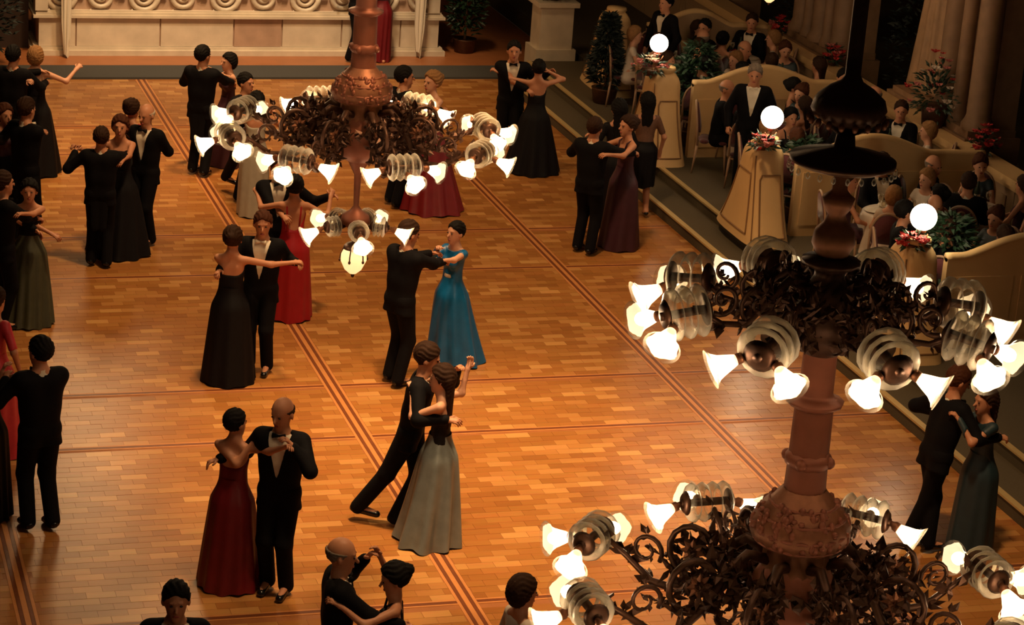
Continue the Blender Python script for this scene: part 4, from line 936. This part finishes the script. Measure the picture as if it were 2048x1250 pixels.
def chandelier(x, y, z, label):
    root = empty('chandelier', (x, y, z)); tag(root, label, 'chandelier', 'brass chandeliers with glass lamps')
    R2 = root
    MB().lathe([(.0, -.25), (.10, -.24), (.17, -.17), (.21, -.06), (.20, .04), (.17, .1), (.155, .14), (.16, .17)], 32, flute=.03).build('hub_bowl', M['brass_stem'], R2)
    MB().lathe([(.16, .10), (.16, .23), (.215, .26), (.235, .31), (.225, .37), (.19, .43), (.14, .48), (.115, .51), (.10, .53)], 40, flute=.05).build('dome', M['brass'], R2)
    b = MB(); rn = random.Random(5)
    for i in range(150):
        a = rn.uniform(0, 2*pi); t = rn.uniform(.28, .47); rr = float(np.interp(t, [.23, .26, .31, .37, .43, .48], [.16, .215, .235, .225, .19, .14])); b.ell((rr*cos(a), rr*sin(a), t), (.019, .019, .026 if i % 2 else .014), 6, 4)
    for t in (.27, .33, .40, .46): rr = float(np.interp(t, [.23, .26, .31, .37, .43, .48], [.16, .215, .235, .225, .19, .14]))+.002; b.tube([(rr*cos(k_*pi/16), rr*sin(k_*pi/16), t) for k_ in range(33)], .009, 6)
    b.build('dome_ornament', M['brass_stem'], R2, True, 'stuff')
    MB().lathe([(.10, .40), (.112, .43), (.098, .46), (.092, .66), (.088, .94), (.082, .97)], 20, flute=.06).build('stem', M['brass_stem'], R2)
    b = MB()
    for q in range(4): a = q*pi/2+.9; b.ell((.105*cos(a), .105*sin(a), .68), (.03, .03, .03), 10, 6)
    b.lathe([(.09, .64), (.112, .66), (.112, .70), (.09, .72)], 20); b.build('boss_ring', M['brass_stem'], R2)
    MB().lathe([(.085, .94), (.13, .965), (.135, .985), (.09, 1.0), (.08, 1.02), (.078, 1.26)], 24, flute=.04).build('collar', M['brass_stem'], R2)
    MB().lathe([(.08, 1.22), (.14, 1.26), (.17, 1.32), (.17, 1.40), (.12, 1.46), (.09, 1.56), (.07, 1.60), (.07, 1.63), (.13, 1.66), (.135, 1.68), (.05, 1.70)], 28, flute=.04).build('upper_hub', M['brass_dark'], R2)
    MB().lathe([(.05, 1.68), (.075, 1.71), (.098, 1.76), (.09, 1.82), (.055, 1.86), (.04, 1.90), (.06, 1.93), (.075, 1.98), (.05, 2.0), (.035, 2.02), (.03, 2.12)], 24, flute=.05).build('upper_ball', M['brass'], R2)
    MB().lathe([(.03, 2.10), (.20, 2.13), (.245, 2.15), (.245, 2.17), (.05, 2.22), (.04, 2.3)], 36).build('upper_dish', M['brass_dark'], R2)
    b = MB()
    for q in range(24): a = q*2*pi/24; b.ell((.245*cos(a), .245*sin(a), 2.12), (.012, .012, .018), 6, 4)
    b.build('glass_drops', M['glass'], R2, True, 'stuff')
    MB().lathe([(.04, 2.28), (.15, 2.36), (.17, 2.40), (.155, 2.45), (.10, 2.50), (.05, 2.53), (.035, 2.56), (.03, 6.5)], 24, flute=.04).build('top_basket', M['brass_dark'], R2)
    b = MB()
    for q in range(18): a = q*2*pi/18; b.ell((.175*cos(a), .175*sin(a), 2.35), (.016, .016, .022), 6, 4)
    b.build('basket_beads', M['brass'], R2, True, 'stuff')
    # lower drum and hanging lantern
    MB().lathe([(.09, -.24), (.06, -.30), (.03, -.36), (.022, -.62), (.05, -.66), (.11, -.70), (.12, -.76), (.05, -.82), (.02, -.86), (.018, -.93)], 20).build('lower_stem', M['brass_stem'], R2)
    base = arm_low(R2, RA(0)); lo = base
    bu = arm_up(R2, RA(0), 1.42)
    dr = empty('drum_arm', (0, 0, -.78), 0, R2)
    MB().tube([(.08, 0, .0), (.18, 0, -.04), (.24, 0, .0)], [.014, .012, .01], 6).build('branch', M['brass_dark'], dr); barrel(zto((1, 0, 0), (.20, 0, .0)), .10, .085, dr, 3); tulip(zto((1, 0, -.4), (.33, 0, -.02)), dr)
    km = kmap()
    for q in range(8):
        a = RA(5+45*q)
        if q == 0: lo.rotation_euler = (0, 0, a); bu.rotation_euler = (0, 0, a+.75)
        else: dup(lo, km, None, a, R2); dup(bu, km, None, a+.75, R2)
    for q in range(5):
        a = RA(-95+72*q)
        if q == 0: dr.rotation_euler = (0, 0, a)
        else: dup(dr, km, None, a, R2)
    MB().lathe([(.0, -1.20), (.03, -1.195), (.07, -1.16), (.108, -1.08), (.105, -1.02), (.08, -.975)], 24).build('lantern_globe', M['lantern'], R2)
    MB().lathe([(.088, -.985), (.085, -.965), (.06, -.94), (.022, -.925), (.018, -.90)], 20).build('lantern_cap', M['brass_dark'], R2)
    MB().lathe([(0, -1.235), (.012, -1.225), (.016, -1.21), (.01, -1.195)], 10).build('finial', M['brass_dark'], R2)
    b = MB()
    for q in range(6): a = q*pi/3; b.tube([(.088*cos(a), .088*sin(a), -.98), (.11*cos(a), .11*sin(a), -1.03), (.112*cos(a), .112*sin(a), -1.07)], .006, 5); b.ell((.113*cos(a), .113*sin(a), -1.075), (.012, .012, .016), 6, 4)
    b.build('lantern_ribs', M['brass_dark'], R2)
    return root
c0 = at(720, 262, 4.2); c1 = at(1586, 1176, 4.2)
ca = chandelier(c0[0], c0[1], 4.2, 'lit brass chandelier with glass lantern hanging above the dancers at the upper left')
km = kmap()
cb = dup(ca, km, (c1[0], c1[1], 4.2), RA(-3)); cb['label'] = 'large near two-tiered brass chandelier with lit tulip lamps at the lower right'
cc = dup(ca, km, (*at(1537, 10, 2.97)[:2], 4.2), RA(10)); cc['label'] = 'distant chandelier of which only the lantern tip shows at the top edge'
